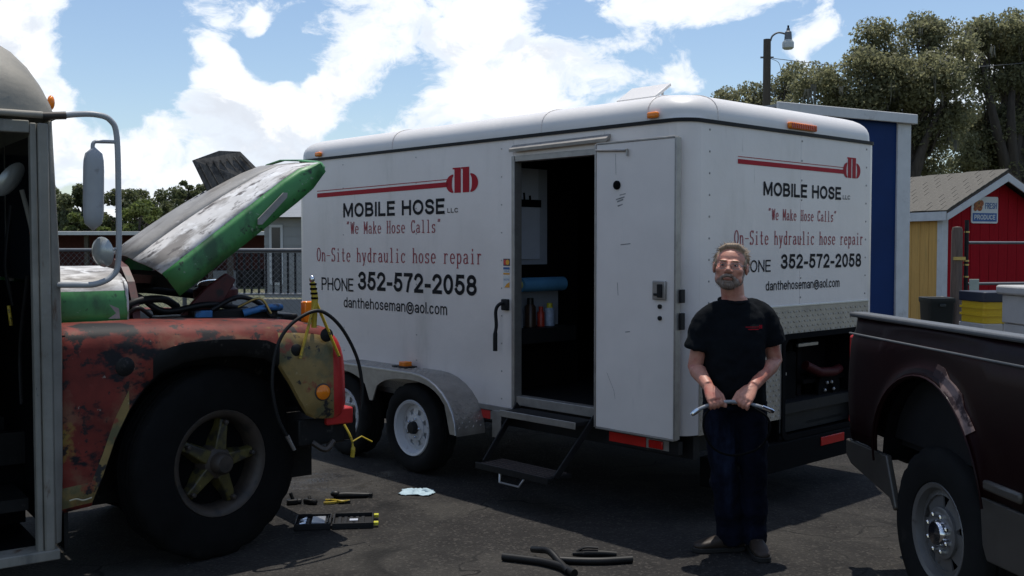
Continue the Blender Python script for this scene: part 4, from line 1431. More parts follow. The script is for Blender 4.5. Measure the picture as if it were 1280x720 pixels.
# mirror tripod on the nose of the fender
mb = MB()
mb.tube([(.475, -.02, 1.395), (.375, -.035, 1.075)], .013, 8, flat=.6)
tri = mb.build('mirror_bracket', 'old_yellow', bus, smooth=60)
MB().tube([(.475, -.02, 1.395), (.618, -.025, 1.068)], .013, 8, flat=.6).build('bracket_leg', 'old_yellow', tri, smooth=60)
MB().tube([(.475, -.0, 1.24), (.473, -.02, 1.41), (.460, -.02, 1.495)], [.016, .02, .014], 8).build('bracket_leg', 'old_yellow', tri, smooth=60)
MB().ball((.457, -.02, 1.512), (.016, .016, .022)).build('bracket_tip', 'chrome', tri, smooth=60)
for k in range(4):
    MB().lathe([(.0205, 0), (.0205, .012)], (.4715 - .003 * k, -.02, 1.400 + .026 * k), 'Z', 10).build('black_band', 'black', tri)

# bumper with painted red end, tow hook, steering parts
MB().box(.69, .79, .10, 1.65, .56, .76).build('bumper', 'engine_black', bus, bevel=.012)
MB().box(.56, .73, .02, .12, .67, .765).build('bumper_end', 'fender_edge', bus, bevel=.01)
mb = MB().box(.40, .69, .05, .45, .56, .715)
mb.build('bumper_bracket', 'engine_black', bus, bevel=.01)
mb = MB().tube(curve_pts([(.48, .04, .58), (.54, .0, .54), (.60, .02, .58)], 5), .018, 6)
mb.build('tow_hook', 'rim_rust', bus, smooth=60)
mb = MB()
mb.box(-3.8, .62, .55, .62, .55, .72).box(-3.8, .62, 1.12, 1.19, .55, .72).box(-.12, .0, .2, 1.55, .42, .54).tube([(-.06, .3, .5), (.3, .5, .55)], .03)
mb.build('chassis', 'engine_black', bus)


# spoke wheel with a big dark tyre; the steering is turned
def bus_wheel(yc, turn, side):
    mb = MB()
    mb.lathe([(.235, .10), (.285, .105), (.292, .095), (.272, .07), (.262, -.05), (.287, -.092), (.296, -.100), (.290, -.112), (.268, -.108), (.246, -.078), (.240, -.04), (.235, .0)], (0, 0, 0), 'Y', 48, close=True)
    w = mb.build('wheel', 'rim_rust', bus, smooth=45)
    w.location = (-.06, yc, .515)
    w.rotation_euler = (0, R(14), turn)
    tyre_mesh(.52, .284, .255, 72, .014).build('tyre', 'tyre_old', w, smooth=40)
    hb = MB().lathe([(.098, .05), (.098, -.04), (.085, -.08), (.060, -.088), (.058, -.135), (.045, -.15), (0, -.152)], (0, 0, 0), 'Y', 24).build('hub', 'rim_rust', w, smooth=40)
    for k in range(5):
        a = 2 * math.pi * k / 5 + .35
        ca, sa = math.cos(a), math.sin(a)
        rings = []
        for (r, hw, y0, y1) in ((.07, .052, -.085, .0), (.13, .045, -.080, .0), (.19, .036, -.078, -.02), (.235, .034, -.070, -.02), (.247, .030, -.05, -.02)):
            rings.append([(r * ca - hw * sa, y1, r * sa + hw * ca), (r * ca + hw * sa, y1, r * sa - hw * ca), (r * ca + hw * .7 * sa, y0, r * sa - hw * .7 * ca), (r * ca - hw * .7 * sa, y0, r * sa + hw * .7 * ca)])
        MB().loft(rings).build('spoke', 'wheel_yellow', w, bevel=.006)
        MB().lathe([(.014, -.06), (.014, -.098), (.008, -.104), (0, -.104)], (.222 * ca, 0, .222 * sa), 'Y', 6).build('wheel_nut', 'rim_rust', w)
    MB().lathe([(.235, .0), (.235, .02), (0, .02)], (0, 0, 0), 'Y', 24).build('brake_drum', 'black', w)


bus_wheel(.20, R(15), 1)
bus_wheel(1.55, R(15), -1)

# hood: tilted about its rear edge
HT = R(36.9)
e1 = Vector((math.cos(HT), 0, math.sin(HT)))
e2 = Vector((-math.sin(HT), 0, math.cos(HT)))
HB = Vector((-.163, .35, 1.421))
HL = 1.156


def hp(t, y, h):
    return tuple(HB + e1 * t + e2 * h + Vector((0, y, 0)))


def hood_strip(name, cols, m, parent, thick=.008, back=lambda y: 0.0):
    """cols: (y, h) across; lofted along the length"""
    mb = MB()
    N = 9
    rings = []
    for i in range(N + 1):
        u = i / N
        ring = []
        for (y, h) in cols:
            t0 = back(y)
            t = t0 + (HL - t0) * u
            drop = .045 * max(0, (u - .82) / .18) ** 2
            yy = .5 + (y - .5) * (1 - .05 * u)
            if h > .158:
                h = .158 + (h - .158) * (2.15 - 1.75 * u + 2.2 * u * (1 - u))
            hh = h - drop * (1.2 if h > .1 else -.9)
            ring.append(hp(t, yy, hh))
        rings.append(ring)
    mb.loft(rings, closed=False)
    o = mb.build(name, m, parent, smooth=50)
    sd = o.modifiers.new('solid', 'SOLIDIFY'); sd.thickness = thick; sd.offset = -1
    return o


hback = lambda y: -.03 * (1 - abs(y - .52) / .52) ** .8 if 0 <= y <= 1.04 else 0
hood = hood_strip('hood', [(.012, .158), (.05, .172), (.16, .192), (.28, .208)], 'hood_white', bus, back=hback)
hood['label'] = 'propped open hood with chalky white top and green side'
hood_strip('hood_crown', [(.28, .2085), (.34, .222), (.42, .226), (.52, .230), (.64, .226)], 'hood_grey', hood, back=hback)
hood_strip('hood_crown', [(.64, .2265), (.78, .212), (.92, .190), (1.028, .158)], 'hood_grey', hood, back=hback)
hood_strip('hood_side', [(.0, .0), (-.006, .06), (-.004, .13), (.012, .1575)], 'bus_green', hood, .012)
hood_strip('hood_side', [(1.04, .0), (1.046, .06), (1.044, .13), (1.028, .1575)], 'bus_green', hood, .012)
mb = MB()
rings = []
for (y, h) in ((.0, .01), (.012, .150), (.05, .165), (.28, .2), (.52, .222), (.78, .205), (1.028, .15), (1.04, .01)):
    dr = .045 * (1.2 if h > .1 else -.9)
    yy = .5 + (y - .5) * .95
    rings.append([hp(HL - .004, yy, h - dr), hp(HL + .03, .5 + (yy - .5) * .93, (h - dr) * .75 + .02)])
mb.loft(rings, closed=False)
o = mb.build('hood_nose', 'bus_green', hood, smooth=50); sd = o.modifiers.new('solid', 'SOLIDIFY'); sd.thickness = .008
mb = MB()
for t in (.02, .5, 1.0):
    mb.add([hp(t, .02, .03), hp(t, 1.02, .03), hp(t, 1.02, .12), hp(t, .02, .12), hp(t + .04, .02, .03), hp(t + .04, 1.02, .03), hp(t + .04, 1.02, .12), hp(t + .04, .02, .12)], [(0, 1, 2, 3), (4, 5, 6, 7), (0, 1, 5, 4), (3, 2, 6, 7)])
mb.build('hood_braces', 'engine_black', hood)
# silver badge along the green side
mb = MB()
pts = [(.60, .05), (.62, .075), (.84, .105), (.86, .09), (.84, .07), (.62, .035)]
mb.prism(pts, lambda a, b, d: hp(a, d, b + .0), -.019, -.008)
mb.build('side_badge', 'hood_grey', hood)
# louvred plate standing up at the far edge of the hood
fl = MB()
FP = [(.200, .89, 2.02), (.384, .89, 2.135), (.547, .90, 2.160), (.425, .945, 2.292), (.288, .945, 2.290), (.118, .935, 2.222)]
fl.add(FP, [(0, 1, 2, 3, 4, 5)])
M['flap'] = mat('grimy_flap_metal', (.085, .078, .068), .6, .3, var=.4, vscale=16, stretch=(4, 1, 1), layers=[((.03, .028, .025), 12, .5, .62)])
fo = fl.build('hood_flap', 'flap', hood)
for k in range(7):
    q = k / 6
    a_ = Vector(FP[0]).lerp(Vector(FP[2]), .08 + .84 * q); b_ = Vector(FP[5]).lerp(Vector(FP[3]), .08 + .84 * q)
    MB().tube([tuple(a_.lerp(b_, .12) + Vector((0, -.009, 0))), tuple(a_.lerp(b_, .85) + Vector((0, -.009, 0)))], .004, 5).build('flap_rib', 'flap', hood)
sd = fo.modifiers.new('solid', 'SOLIDIFY'); sd.thickness = .012
for k in range(14):
    t = k / 13
    MB().tube([tuple(Vector(hp(.05 + .62 * t, .56, .306 - .030 * t)) - e1 * .014), tuple(Vector(hp(.05 + .62 * t, .56, .306 - .030 * t)) + e1 * .014)], .008, 6).build('hinge_knuckle', 'rim_rust', hood)

# cowl between body and hood
mb = MB()
prof = [(.35, 1.285), (.345, 1.34), (.348, 1.405), (.362, 1.455), (.40, 1.50), (.47, 1.535), (.6, 1.56), (.85, 1.575), (1.1, 1.56), (1.24, 1.535), (1.31, 1.50), (1.35, 1.44), (1.36, 1.285)]
rings = [[(-.90 + dx, .85 + (y - .85) * sc, z) for (y, z) in prof] for dx, sc in ((0, 1.02), (.18, 1.01), (.35, 1.0), (.43, .99), (.455, .98))]
n = len(prof)
for i in range(len(rings) - 1):
    for j in range(n - 1):
        mb.mi = 0 if 3 <= j <= 8 else 1
        mb.add([rings[i][j], rings[i][j + 1], rings[i + 1][j + 1], rings[i + 1][j]], [(0, 1, 2, 3)])
cow = mb.build('cowl', ['hood_white', 'bus_green'], bus)
bm = bmesh.new(); bm.from_mesh(cow.data); bmesh.ops.remove_doubles(bm, verts=bm.verts, dist=.0005); bm.to_mesh(cow.data); bm.free()
cow.data.polygons.foreach_set('use_smooth', [True] * len(cow.data.polygons))
sd = cow.modifiers.new('solid', 'SOLIDIFY'); sd.thickness = .010
MB().prism([(-.76, 1.315), (-.49, 1.31), (-.495, 1.365), (-.55, 1.39), (-.57, 1.375), (-.73, 1.35)], lambda a, b, d: (a, d, b), .3375, .343).build('bare_patch', 'hood_grey', cow)
MB().tube(curve_pts([(-.448, .355, 1.29), (-.448, .357, 1.42), (-.448, .42, 1.515), (-.448, .85, 1.575), (-.448, 1.28, 1.515), (-.448, 1.345, 1.42)], 5), .009, 6).build('cowl_lip', 'hood_white', cow, smooth=60)

# engine bay: block, shroud, battery, hoses, air cleaner
MB().box(-.50, .30, .62, 1.10, .62, 1.22).build('engine_block', 'engine_black', bus, bevel=.03)
MB().box(-.30, .20, .48, .66, 1.20, 1.30).build('valve_cover', 'engine_black', bus, bevel=.02)
mb = MB()
mb.lathe([(.05, 0), (.12, .01), (.13, .04), (.13, .08), (.10, .10), (0, .10)], (.16, .68, 1.36), 'Z', 20)
mb.build('air_cleaner', 'engine_red', bus, smooth=40)
MB().ball((.16, .68, 1.465), (.11, .11, .035)).build('chrome_lid', 'chrome', bus, smooth=60)
mb = MB().box(.48, .58, .44, 1.30, .72, 1.29)
mb.build('radiator', 'engine_black', bus, bevel=.01)
MB().box(-.05, .46, .46, .56, 1.16, 1.33).build('battery_tray', 'engine_black', bus, bevel=.01)
MB().box(-.05, .05, .43, .455, 1.285, 1.33).build('blue_hose_clamp', 'engine_blue', bus, bevel=.006)
MB().tube(curve_pts([(.24, .45, 1.305), (.32, .43, 1.325), (.42, .44, 1.335), (.48, .47, 1.33)], 5), .022, 8).build('blue_hose', 'engine_blue', bus, smooth=60)
for i, (pts, r, m_) in enumerate((([(-.52, .5, 1.25), (-.4, .45, 1.38), (-.22, .5, 1.40), (-.1, .6, 1.35)], .022, 'engine_black'), ([(-.5, .7, 1.3), (-.36, .55, 1.42), (-.2, .52, 1.33), (.05, .5, 1.36), (.3, .55, 1.32)], .018, 'rubber'),
                                  ([(-.45, .42, 1.30), (-.38, .40, 1.36), (-.30, .42, 1.31)], .012, 'rubber'), ([(.05, .45, 1.33), (.2, .44, 1.40), (.34, .46, 1.36), (.40, .42, 1.28)], .014, 'rubber'), ([(.22, .48, 1.34), (.33, .42, 1.39), (.39, .40, 1.30)], .008, 'brass'),
                                  ([(-.48, .9, 1.35), (-.3, .8, 1.45), (0, .9, 1.42), (.25, .95, 1.38)], .03, 'engine_black'))):
    MB().tube(curve_pts(pts, 6), r, 8).build('engine_hose', m_, bus, smooth=60)
rings = []
for k in range(9):
    a = R(180 - 20 * k)
    rings.append([(-.40, .85 + .44 * math.cos(a), 1.27 + .36 * math.sin(a)), (-.36, .85 + .44 * math.cos(a), 1.27 + .36 * math.sin(a)), (-.36, .85 + .36 * math.cos(a), 1.27 + .24 * math.sin(a)), (-.40, .85 + .36 * math.cos(a), 1.27 + .24 * math.sin(a))])
MB().loft(rings).build('firewall_arch', 'engine_red', bus)
mb = MB().prism([(-.20, 1.18), (.05, 1.18), (.24, 1.50), (.18, 1.54), (.06, 1.46), (-.02, 1.38)], lambda a, b, d: (a, d, b), .55, .58)
mb.build('hood_bracket', 'engine_red', bus, bevel=.01)
MB().box(-.50, -.26, .50, .60, 1.26, 1.34).build('wiper_box', 'hood_grey', bus, bevel=.02)

# body: pillar, door frame, side, roof cap
Y0 = -.06
mb = MB().box(-.998, -.968, Y0, Y0 + .05, .22, 2.28)
pil = mb.build('door_pillar', 'bus_grey', bus, bevel=.006)
MB().box(-.966, -.918, Y0 - .014, Y0 + .06, .23, 2.28).build('pillar_strip', 'bus_grey', pil, bevel=.008)
mb = MB()
rings = []
for (z, s1, y) in ((.25, -.880, -.02), (.6, -.868, -.02), (1.2, -.862, -.025), (1.6, -.866, -.03), (2.0, -.882, -.035), (2.30, -.894, -.04)):
    rings.append([(-.916, Y0, z), (s1, y, z), (s1 + .005, y + .12, z), (-.916, y + .14, z)])
mb.loft(rings).build('corner_pillar', 'bus_grey', pil, bevel=.012)
MB().box(-2.0, -.90, Y0 - .02, Y0 + .12, .185, .235).build('door_sill', 'bus_grey', bus, bevel=.006)
MB().box(-2.0, -.999, Y0, Y0 + .06, 2.23, 2.29).build('door_header', 'bus_grey', bus, bevel=.006)
MB().box(-1.78, -1.74, Y0, Y0 + .05, .17, 2.2).build('door_pillar', 'bus_grey', bus, bevel=.006)
mb = MB()
mb.box(-4.6, -1.80, Y0, Y0 + .05, .45, 1.45).box(-4.6, -1.80, Y0, Y0 + .05, 2.05, 2.30)
for s in (-1.80, -2.5, -3.2, -3.9, -4.6):
    mb.box(s - .08, s, Y0 + .001, Y0 + .049, 1.45, 2.05)
mb.build('side_wall', 'bus_grey', bus)
MB().box(-4.5, -1.85, Y0 + .02, Y0 + .03, 1.45, 2.05).build('window', 'window_dark', bus)
# far side, floor, rear
mb = MB().box(-4.6, -.9, 2.28, 2.33, .4, 2.31).box(-4.65, -4.6, Y0, 2.33, .4, 2.31).box(-4.6, -1.0, .7, 2.28, .62, .68).box(-2.0, -.95, .05, .7, .17, .22).box(-2.0, -.92, .62, .68, .22, .66).box(-.93, -.90, .10, 2.28, .3, 1.50)
mb.box(-1.95, -1.85, 0, .6, .2, 2.2)
mb.build('interior_shell', 'black', bus)
mb = MB().box(-.905, -.895, .12, 1.08, 1.52, 2.26).box(-.905, -.895, 1.14, 2.2, 1.52, 2.26)
mb.build('windshield', 'window_dark', bus)
mb = MB().box(-.90, -.87, 1.08, 1.14, 1.5, 2.30).box(-.90, -.865, .1, 2.25, 2.26, 2.32)
mb.build('windshield_frame', 'bus_grey', bus)
# rounded roof with domed front
rings = []
sl = [-4.65, -3.5, -2.4, -1.9, -1.6, -1.42, -1.28, -1.17, -1.08, -1.01, -.955, -.915, -.89, -.878, -.874]
for s in sl:
    u = max(0, (s + 2.0) / 1.126)
    hgt = .50 * max(0.0, 1 - u ** 8.5) ** .5 + .012
    ring = []
    for k in range(21):
        a = math.pi * (1 - k / 20)
        y = 1.135 + 1.2 * math.copysign(abs(math.cos(a)) ** .62, math.cos(a)) * (1 - .04 * u ** 6)
        ring.append((s, y, 2.305 + hgt * abs(math.sin(a)) ** .8))
    rings.append(ring)
mb = MB()
n = 21
for i in range(len(rings) - 1):
    for j in range(n - 1):
        zc = (rings[i][j][2] + rings[i + 1][j + 1][2]) / 2
        mb.mi = 1 if (zc > 2.665) else 0
        mb.add([rings[i][j], rings[i][j + 1], rings[i + 1][j + 1], rings[i + 1][j]], [(0, 1, 2, 3)])
mb.mi = 0
mb.add(rings[-1], [tuple(range(n))])
rf = mb.build('roof', ['bus_cream', 'bus_dark'], bus)
bm = bmesh.new(); bm.from_mesh(rf.data); bmesh.ops.remove_doubles(bm, verts=bm.verts, dist=.0005); bmesh.ops.recalc_face_normals(bm, faces=bm.faces); bm.to_mesh(rf.data); bm.free()
rf.data.polygons.foreach_set('use_smooth', [True] * len(rf.data.polygons)); rf.data.set_sharp_from_angle(angle=R(40))
MB().tube([(-4.6, Y0 - .012, 2.31), (-.95, Y0 - .012, 2.318), (-.89, Y0 + .05, 2.318)], .016, 8).build('drip_rail', 'bus_cream', rf, smooth=60)
MB().ball((-.868, .10, 2.40), (.018, .03, .036), 10, 8).build('marker_lamp', 'amber', rf, smooth=60)
MB().lathe([(.022, 2.84), (.022, 2.93), (0, 2.935)], (-1.13, .35, -.11), 'Z', 10).build('vent_stub', 'bus_dark', rf)
for (s, k0) in ((-1.17, 7), (-1.6, 5)):
    i = min(range(len(sl)), key=lambda q: abs(sl[q] - s))
    MB().tube([tuple(Vector(p) + Vector((0, -.001, .001))) for p in rings[i][0:12]], .004, 5).build('roof_seam', 'bus_cream', rf)

# mirror on its loop of pipe
mir = MB().tube(curve_pts([(-.90, -.05, 2.312), (-.80, -.10, 2.328), (-.710, -.12, 2.331), (-.646, -.12, 2.308), (-.617, -.12, 2.227), (-.614, -.12, 1.923), (-.619, -.12, 1.629), (-.650, -.12, 1.551), (-.726, -.12, 1.514), (-.81, -.10, 1.511), (-.88, -.03, 1.51)], 5), .0145, 8).build('mirror_arm', 'mirror_grey', bus, smooth=60)
MB().tube([(-.94, -.065, 2.314), (-.84, -.08, 2.322)], .019, 8).build('arm_clamp', 'rim_rust', mir, smooth=60)
MB().tube(curve_pts([(-.617, -.12, 2.205), (-.685, -.12, 2.203), (-.725, -.12, 2.197), (-.732, -.12, 2.155)], 4), .010, 6).build('mirror_strut', 'mirror_grey', mir, smooth=60)
mb = MB()
rings = []
for k in range(13):
    u = k / 12
    z = 1.772 + .405 * u
    w = .046 * (1 - abs(2 * u - 1) ** 6) ** .5 + .003
    cx = -.730 - .008 * (1 - u) + .004
    rings.append([(cx + w * math.cos(t) * (1.0), -.12 + w * .95 * math.sin(t), z) for t in [2 * math.pi * j / 14 for j in range(14)]])
mb.loft(rings)
MB.build(mb, 'mirror_head', 'mirror_grey', mir, smooth=60)
mb = MB().lathe([(.002, -.03), (.04, -.024), (.068, -.008), (.075, .005), (.072, .012), (0, .014)], (0, 0, 0), 'X', 20)
cm = mb.build('convex_mirror', 'mirror_glass', mir, smooth=50)
cm.location = (-.695, -.12, 1.668); cm.rotation_euler = (0, R(-6), R(22))
MB().tube([(-.69, -.12, 1.672), (-.62, -.12, 1.685)], .009, 6).build('mirror_strut', 'mirror_grey', mir)
# inside the doorway
im = MB().lathe([(.002, -.02), (.07, -.012), (.10, .004), (.09, .014), (0, .016)], (0, 0, 0), 'Y', 20).build('interior_mirror', 'mirror_glass', bus, smooth=50)
im.location = (-1.02, .30, 2.03); im.rotation_euler = (R(15), R(35), R(30)); im.scale = (.55, 1, 1)
for (pts, r, m_) in (([(-.97, .3, 1.98), (-.94, .3, 1.85), (-.92, .28, 1.72)], .012, 'bus_grey'), ([(-.925, .28, 1.77), (-.91, .28, 1.66)], .018, 'orange'), ([(-1.02, .3, 1.90), (-1.05, .3, 1.6), (-1.02, .3, 1.4)], .01, 'engine_black'), ([(-1.04, .3, 1.40), (-1.03, .3, 1.30)], .009, 'old_yellow'), ([(-.97, .2, 1.55), (-.99, .3, 1.2), (-.99, .3, .9)], .010, 'engine_black')):
    MB().tube(curve_pts(pts, 4), r, 6).build('door_lever', m_, bus, smooth=60)
MB().box(-1.5, -1.0, .12, .5, .40, .46).build('stair_tread', 'engine_black', bus)
MB().tube([(-1.3, .9, .7), (-1.3, .9, 1.15)], .06, 8).build('seat_post', 'black', bus)
mb = MB().box(-1.6, -1.15, .75, 1.25, 1.1, 1.22).box(-1.66, -1.56, .75, 1.25, 1.2, 1.8)
mb.build('driver_seat', 'engine_black', bus, bevel=.03)

# the hose that hangs in a loop over the fender, and the rope end by the bumper
hs = thing('hanging_hose', 'black hose looped over the yellow bracket on the front fender of the bus', 'hose', bpos(.475, -.03, 1.33), BA)
O_ = Vector((.475, -.03, 1.33))
hpts = [(.287, .64), (.232, .747), (.201, .882), (.197, .992), (.217, 1.121), (.269, 1.228), (.364, 1.305), (.485, 1.335), (.607, 1.243), (.707, 1.069), (.742, .905), (.741, .813), (.735, .76)]
P3 = [tuple(Vector((s, -.065, z)) - O_) for s, z in hpts]
MB().tube(curve_pts(P3, 6), .0105, 8).build('tube', 'rubber', hs, smooth=60)
a, b = Vector(P3[0]), Vector(P3[1])
d = (b - a).normalized()
MB().tube([tuple(a - d * .075), tuple(a - d * .02), tuple(a + d * .02)], [.011, .012, .014], 10).build('fitting', 'steel', hs, smooth=40)
rp = thing('rope_end', 'frayed yellow rope hanging from the red bumper end of the bus', 'rope', bpos(.66, .0, .67), BA)
MB().tube(curve_pts([(0, 0, 0), (.03, -.02, -.07), (.045, -.02, -.14), (.04, -.02, -.19)], 5), [.007] * 10 + [.014] * 6, 6).build('knot', 'old_yellow', rp, smooth=60)
MB().tube([(.04, -.02, -.10), (.10, -.02, -.075), (.17, -.02, -.115)], .0045, 5).build('strand', 'old_yellow', rp)
cr = MB().tube(curve_pts([(0, 0, 0), (.03, -.01, .006), (.06, -.012, -.004), (.10, -.015, .004)], 4), .004, 5).build('cord_scrap', mat('pale_cord', (.45, .40, .28), .9), None)
cr.location = bpos(-.85, -.06, .46); cr.rotation_euler = (0, 0, BA)
tag(cr, 'scrap of pale cord tied low on the grey bus pillar', 'cord')


# ------------------------------------------------------------------ the pickup truck
TA = R(-83.58)
TO = (1.817, 5.574, 0)
tk = thing('pickup_truck', 'dark maroon pickup truck at the right edge, its bed and rear wheel in view', 'pickup truck', TO, TA)
# local: x runs from the tail towards the cab, y from the near side across, near face at y = 0 facing -y
AC, AZ, AR = .87, .62, .485          # wheel arch centre and radius
TW = 1.98


def bed_side(sgn, yo):
    """bed side sheet from the sill up to the rail with a rounded body section and a flared arch"""
    xs = [0, .03, .08, .16, .26, .36] + [AC - AR * math.cos(R(a)) for a in range(0, 181, 10)] + [1.40, 1.5, 1.7, 1.9, 2.1, 2.3, 2.42]
    xs = sorted(set(round(x, 4) for x in xs))
    secs = []
    for x in xs:
        d = abs(x - AC)
        arch = AZ + math.sqrt(max(0, AR ** 2 - d ** 2)) if d < AR else None
        zb = .668 if x > AC else .672
        lo = max(zb, arch) if arch else zb
        tail = .05 * max(0, 1 - x / .08) ** 2
        prof = []
        for i in range(12):
            t = i / 11
            z = lo + (1.318 - lo) * t
            # body section: proud in the middle, drawn in at the shoulder crease
            b = .035 * math.sin(math.pi * min(1, max(0, (z - .55) / .80)))
            if z > 1.238:
                b -= .016 * min(1, (z - 1.238) / .02)
            fl = 0.0
            if arch is not None or d < AR + .10:
                dist = math.hypot(x - AC, z - AZ) - AR
                if z > AZ - .2:
                    fl = .030 * max(0, 1 - max(0, dist) / .08) ** 2
            prof.append((x, yo + sgn * (-b - fl + tail + .0), z))
        secs.append(prof)
    mb = MB()
    for i in range(len(secs) - 1):
        for j in range(11):
            a, b, c, d_ = secs[i][j], secs[i][j + 1], secs[i + 1][j + 1], secs[i + 1][j]
            mb.add([a, b, c, d_], [(0, 1, 2, 3)])
    o = mb.build('bed_side', 'truck', tk)
    bm = bmesh.new(); bm.from_mesh(o.data); bmesh.ops.remove_doubles(bm, verts=bm.verts, dist=.0005); bmesh.ops.recalc_face_normals(bm, faces=bm.faces); bm.to_mesh(o.data); bm.free()
    o.data.polygons.foreach_set('use_smooth', [True] * len(o.data.polygons)); o.data.set_sharp_from_angle(angle=R(38))
    sd = o.modifiers.new('solid', 'SOLIDIFY'); sd.thickness = .02; sd.offset = -1 if sgn > 0 else 1
    return o


bs = bed_side(1, 0)
bed_side(-1, TW)
# lower cladding behind and ahead of the wheel
mb = MB().prism([(.0, .66), (.0, .575), (.06, .535), (.50, .455), (.545, .40), (.565, .42), (.46, .66)], lambda a, b, d: (a, d, b), -.012, .02)
mb.build('rear_cladding', 'truck_clad', tk, bevel=.008)
mb = MB().prism([(1.30, .66), (2.42, .66), (2.42, .44), (1.36, .40), (1.325, .46)], lambda a, b, d: (a, d, b), -.018, .02)
mb.build('rocker_cladding', 'truck_clad', tk, bevel=.008)
MB().box(1.36, 1.62, -.045, -.018, .70, .745).build('side_moulding', 'truck_clad', tk, bevel=.012)
# rail caps
MB().box(.0, 2.44, -.004, .085, 1.3185, 1.345).build('rail_cap', 'truck_rail', tk, bevel=.010)
MB().box(-.01, 2.44, TW - .085, TW + .004, 1.3185, 1.345).build('rail_cap', 'truck_rail', tk, bevel=.010)
MB().tube([(.07, -.029, 1.236), (.5, -.034, 1.236), (1.4, -.034, 1.234), (2.42, -.030, 1.232)], .006, 6).build('crease_highlight', 'truck_rail', bs, smooth=60)  # lighter grey tube added as a painted highlight along the body crease
# tailgate, lamp, bumper, bed box
MB().box(-.022, .05, .008, .118, .74, 1.22).build('tail_lamp', 'red_lens', tk, bevel=.014)
MB().box(-.022, .05, TW - .118, TW - .008, .74, 1.22).build('tail_lamp', 'red_lens', tk, bevel=.014)
MB().box(-.14, -.03, .34, TW - .34, .50, .62).build('rear_bumper', 'black_trim', tk, bevel=.025)
mb = MB().box(.04, 2.42, .10, TW - .10, .70, .74).box(2.38, 2.42, .03, TW - .03, .74, 1.31).box(.05, 2.4, .06, .09, .74, 1.30).box(.05, 2.4, TW - .09, TW - .06, .74, 1.30)
mb.build('bed_liner', 'black_trim', tk)
mb = MB().box(.4, 1.36, .05, .50, .30, .34) if False else MB()
mb.lathe([(.47, .03), (.47, .42), (.44, .42)], (AC, 0, AZ), 'Y', 24)
# primer patch on the flare: a strip lying on the flared metal
rings = []
for k in range(8):
    a = R(80 - 6.3 * k)
    r0, r1 = AR + .004 + .022 * (k < 2), AR + .075 - .005 * k + .010 * math.sin(k * 2.1)
    ring = []
    for r in (r0, r1):
        x, z = AC + r * math.cos(a), AZ + r * math.sin(a)
        b = .035 * math.sin(math.pi * min(1, max(0, (z - .55) / .80)))
        fl = .030 * max(0, 1 - max(0, r - AR) / .08) ** 2
        ring.append((x, -b - fl - .004, z))
    rings.append(ring)
pr = MB().loft(rings, closed=False).build('primer_patch', 'primer', bs)
sd = pr.modifiers.new('solid', 'SOLIDIFY'); sd.thickness = .003
lipp = []
for k in range(25):
    a = R(180 - 180 * k / 24)
    x, z = AC + AR * math.cos(a), AZ + AR * math.sin(a)
    b = .035 * math.sin(math.pi * min(1, max(0, (z - .55) / .80)))
    lipp.append((x, -b - .029, z))
MB().tube(lipp, .006, 6).build('arch_lip', 'truck', bs, smooth=60)
# dark wheel housing
rings = []
for k in range(13):
    a = R(180 * k / 12)
    rings.append([(AC + (AR - .01) * math.cos(a), .0, AZ + (AR - .01) * math.sin(a)), (AC + (AR - .01) * math.cos(a), .45, AZ + (AR - .01) * math.sin(a))])
MB().loft(rings, closed=False).build('wheel_housing', 'black', tk)
MB().box(.30, 1.40, .44, .46, .18, 1.12).build('wheel_housing', 'black', tk)
mb = MB().box(-.1, 5.0, .50, .58, .46, .60).box(-.1, 5.0, TW - .58, TW - .50, .46, .60).box(AC - .06, AC + .06, .3, TW - .3, .33, .46)
mb.build('chassis', 'black', tk)


def truck_wheel(x, y, flip):
    mb = MB()
    mb.lathe([(.19, .09), (.222, .095), (.228, .085), (.212, .07), (.208, -.06), (.226, -.092), (.232, -.1), (.226, -.108), (.206, -.10), (.196, -.06), (.19, .0)], (0, 0, 0), 'Y', 44, close=True)
    spoke_disc(mb, .108, .196, -.075, -.062, 0, 5, .95, .62)
    mb.lathe([(.198, -.068), (.198, -.045), (.172, -.05), (.172, -.074)], (0, 0, 0), 'Y', 36, close=True)
    mb.lathe([(.118, -.06), (.118, -.086), (.105, -.092), (.060, -.080), (.055, -.05)], (0, 0, 0), 'Y', 36, close=True)
    w = mb.build('wheel', 'truck_rim', tk, smooth=45)
    w.location = (x, y, .39)
    w.rotation_euler = (0, R(20), R(180) if flip else 0)
    tyre_mesh(.39, .222, .255, 72, .011).build('tyre', 'tyre', w, smooth=40)
    MB().lathe([(.062, -.05), (.062, -.105), (.052, -.118), (0, -.12)], (0, 0, 0), 'Y', 24).build('hub', 'chrome', w, smooth=40)
    for k in range(8):
        a = 2 * math.pi * k / 8
        MB().lathe([(.011, -.08), (.011, -.108), (.006, -.113), (0, -.113)], (.085 * math.cos(a), 0, .085 * math.sin(a)), 'Y', 6).build('lug_nut', 'chrome', w)
    MB().lathe([(.19, .0), (.19, .02), (0, .02)], (0, 0, 0), 'Y', 24).build('brake_drum', 'black', w)


truck_wheel(.90, .125, False)
truck_wheel(.90, TW - .125, True)
truck_wheel(4.45, .125, False)
truck_wheel(4.45, TW - .125, True)
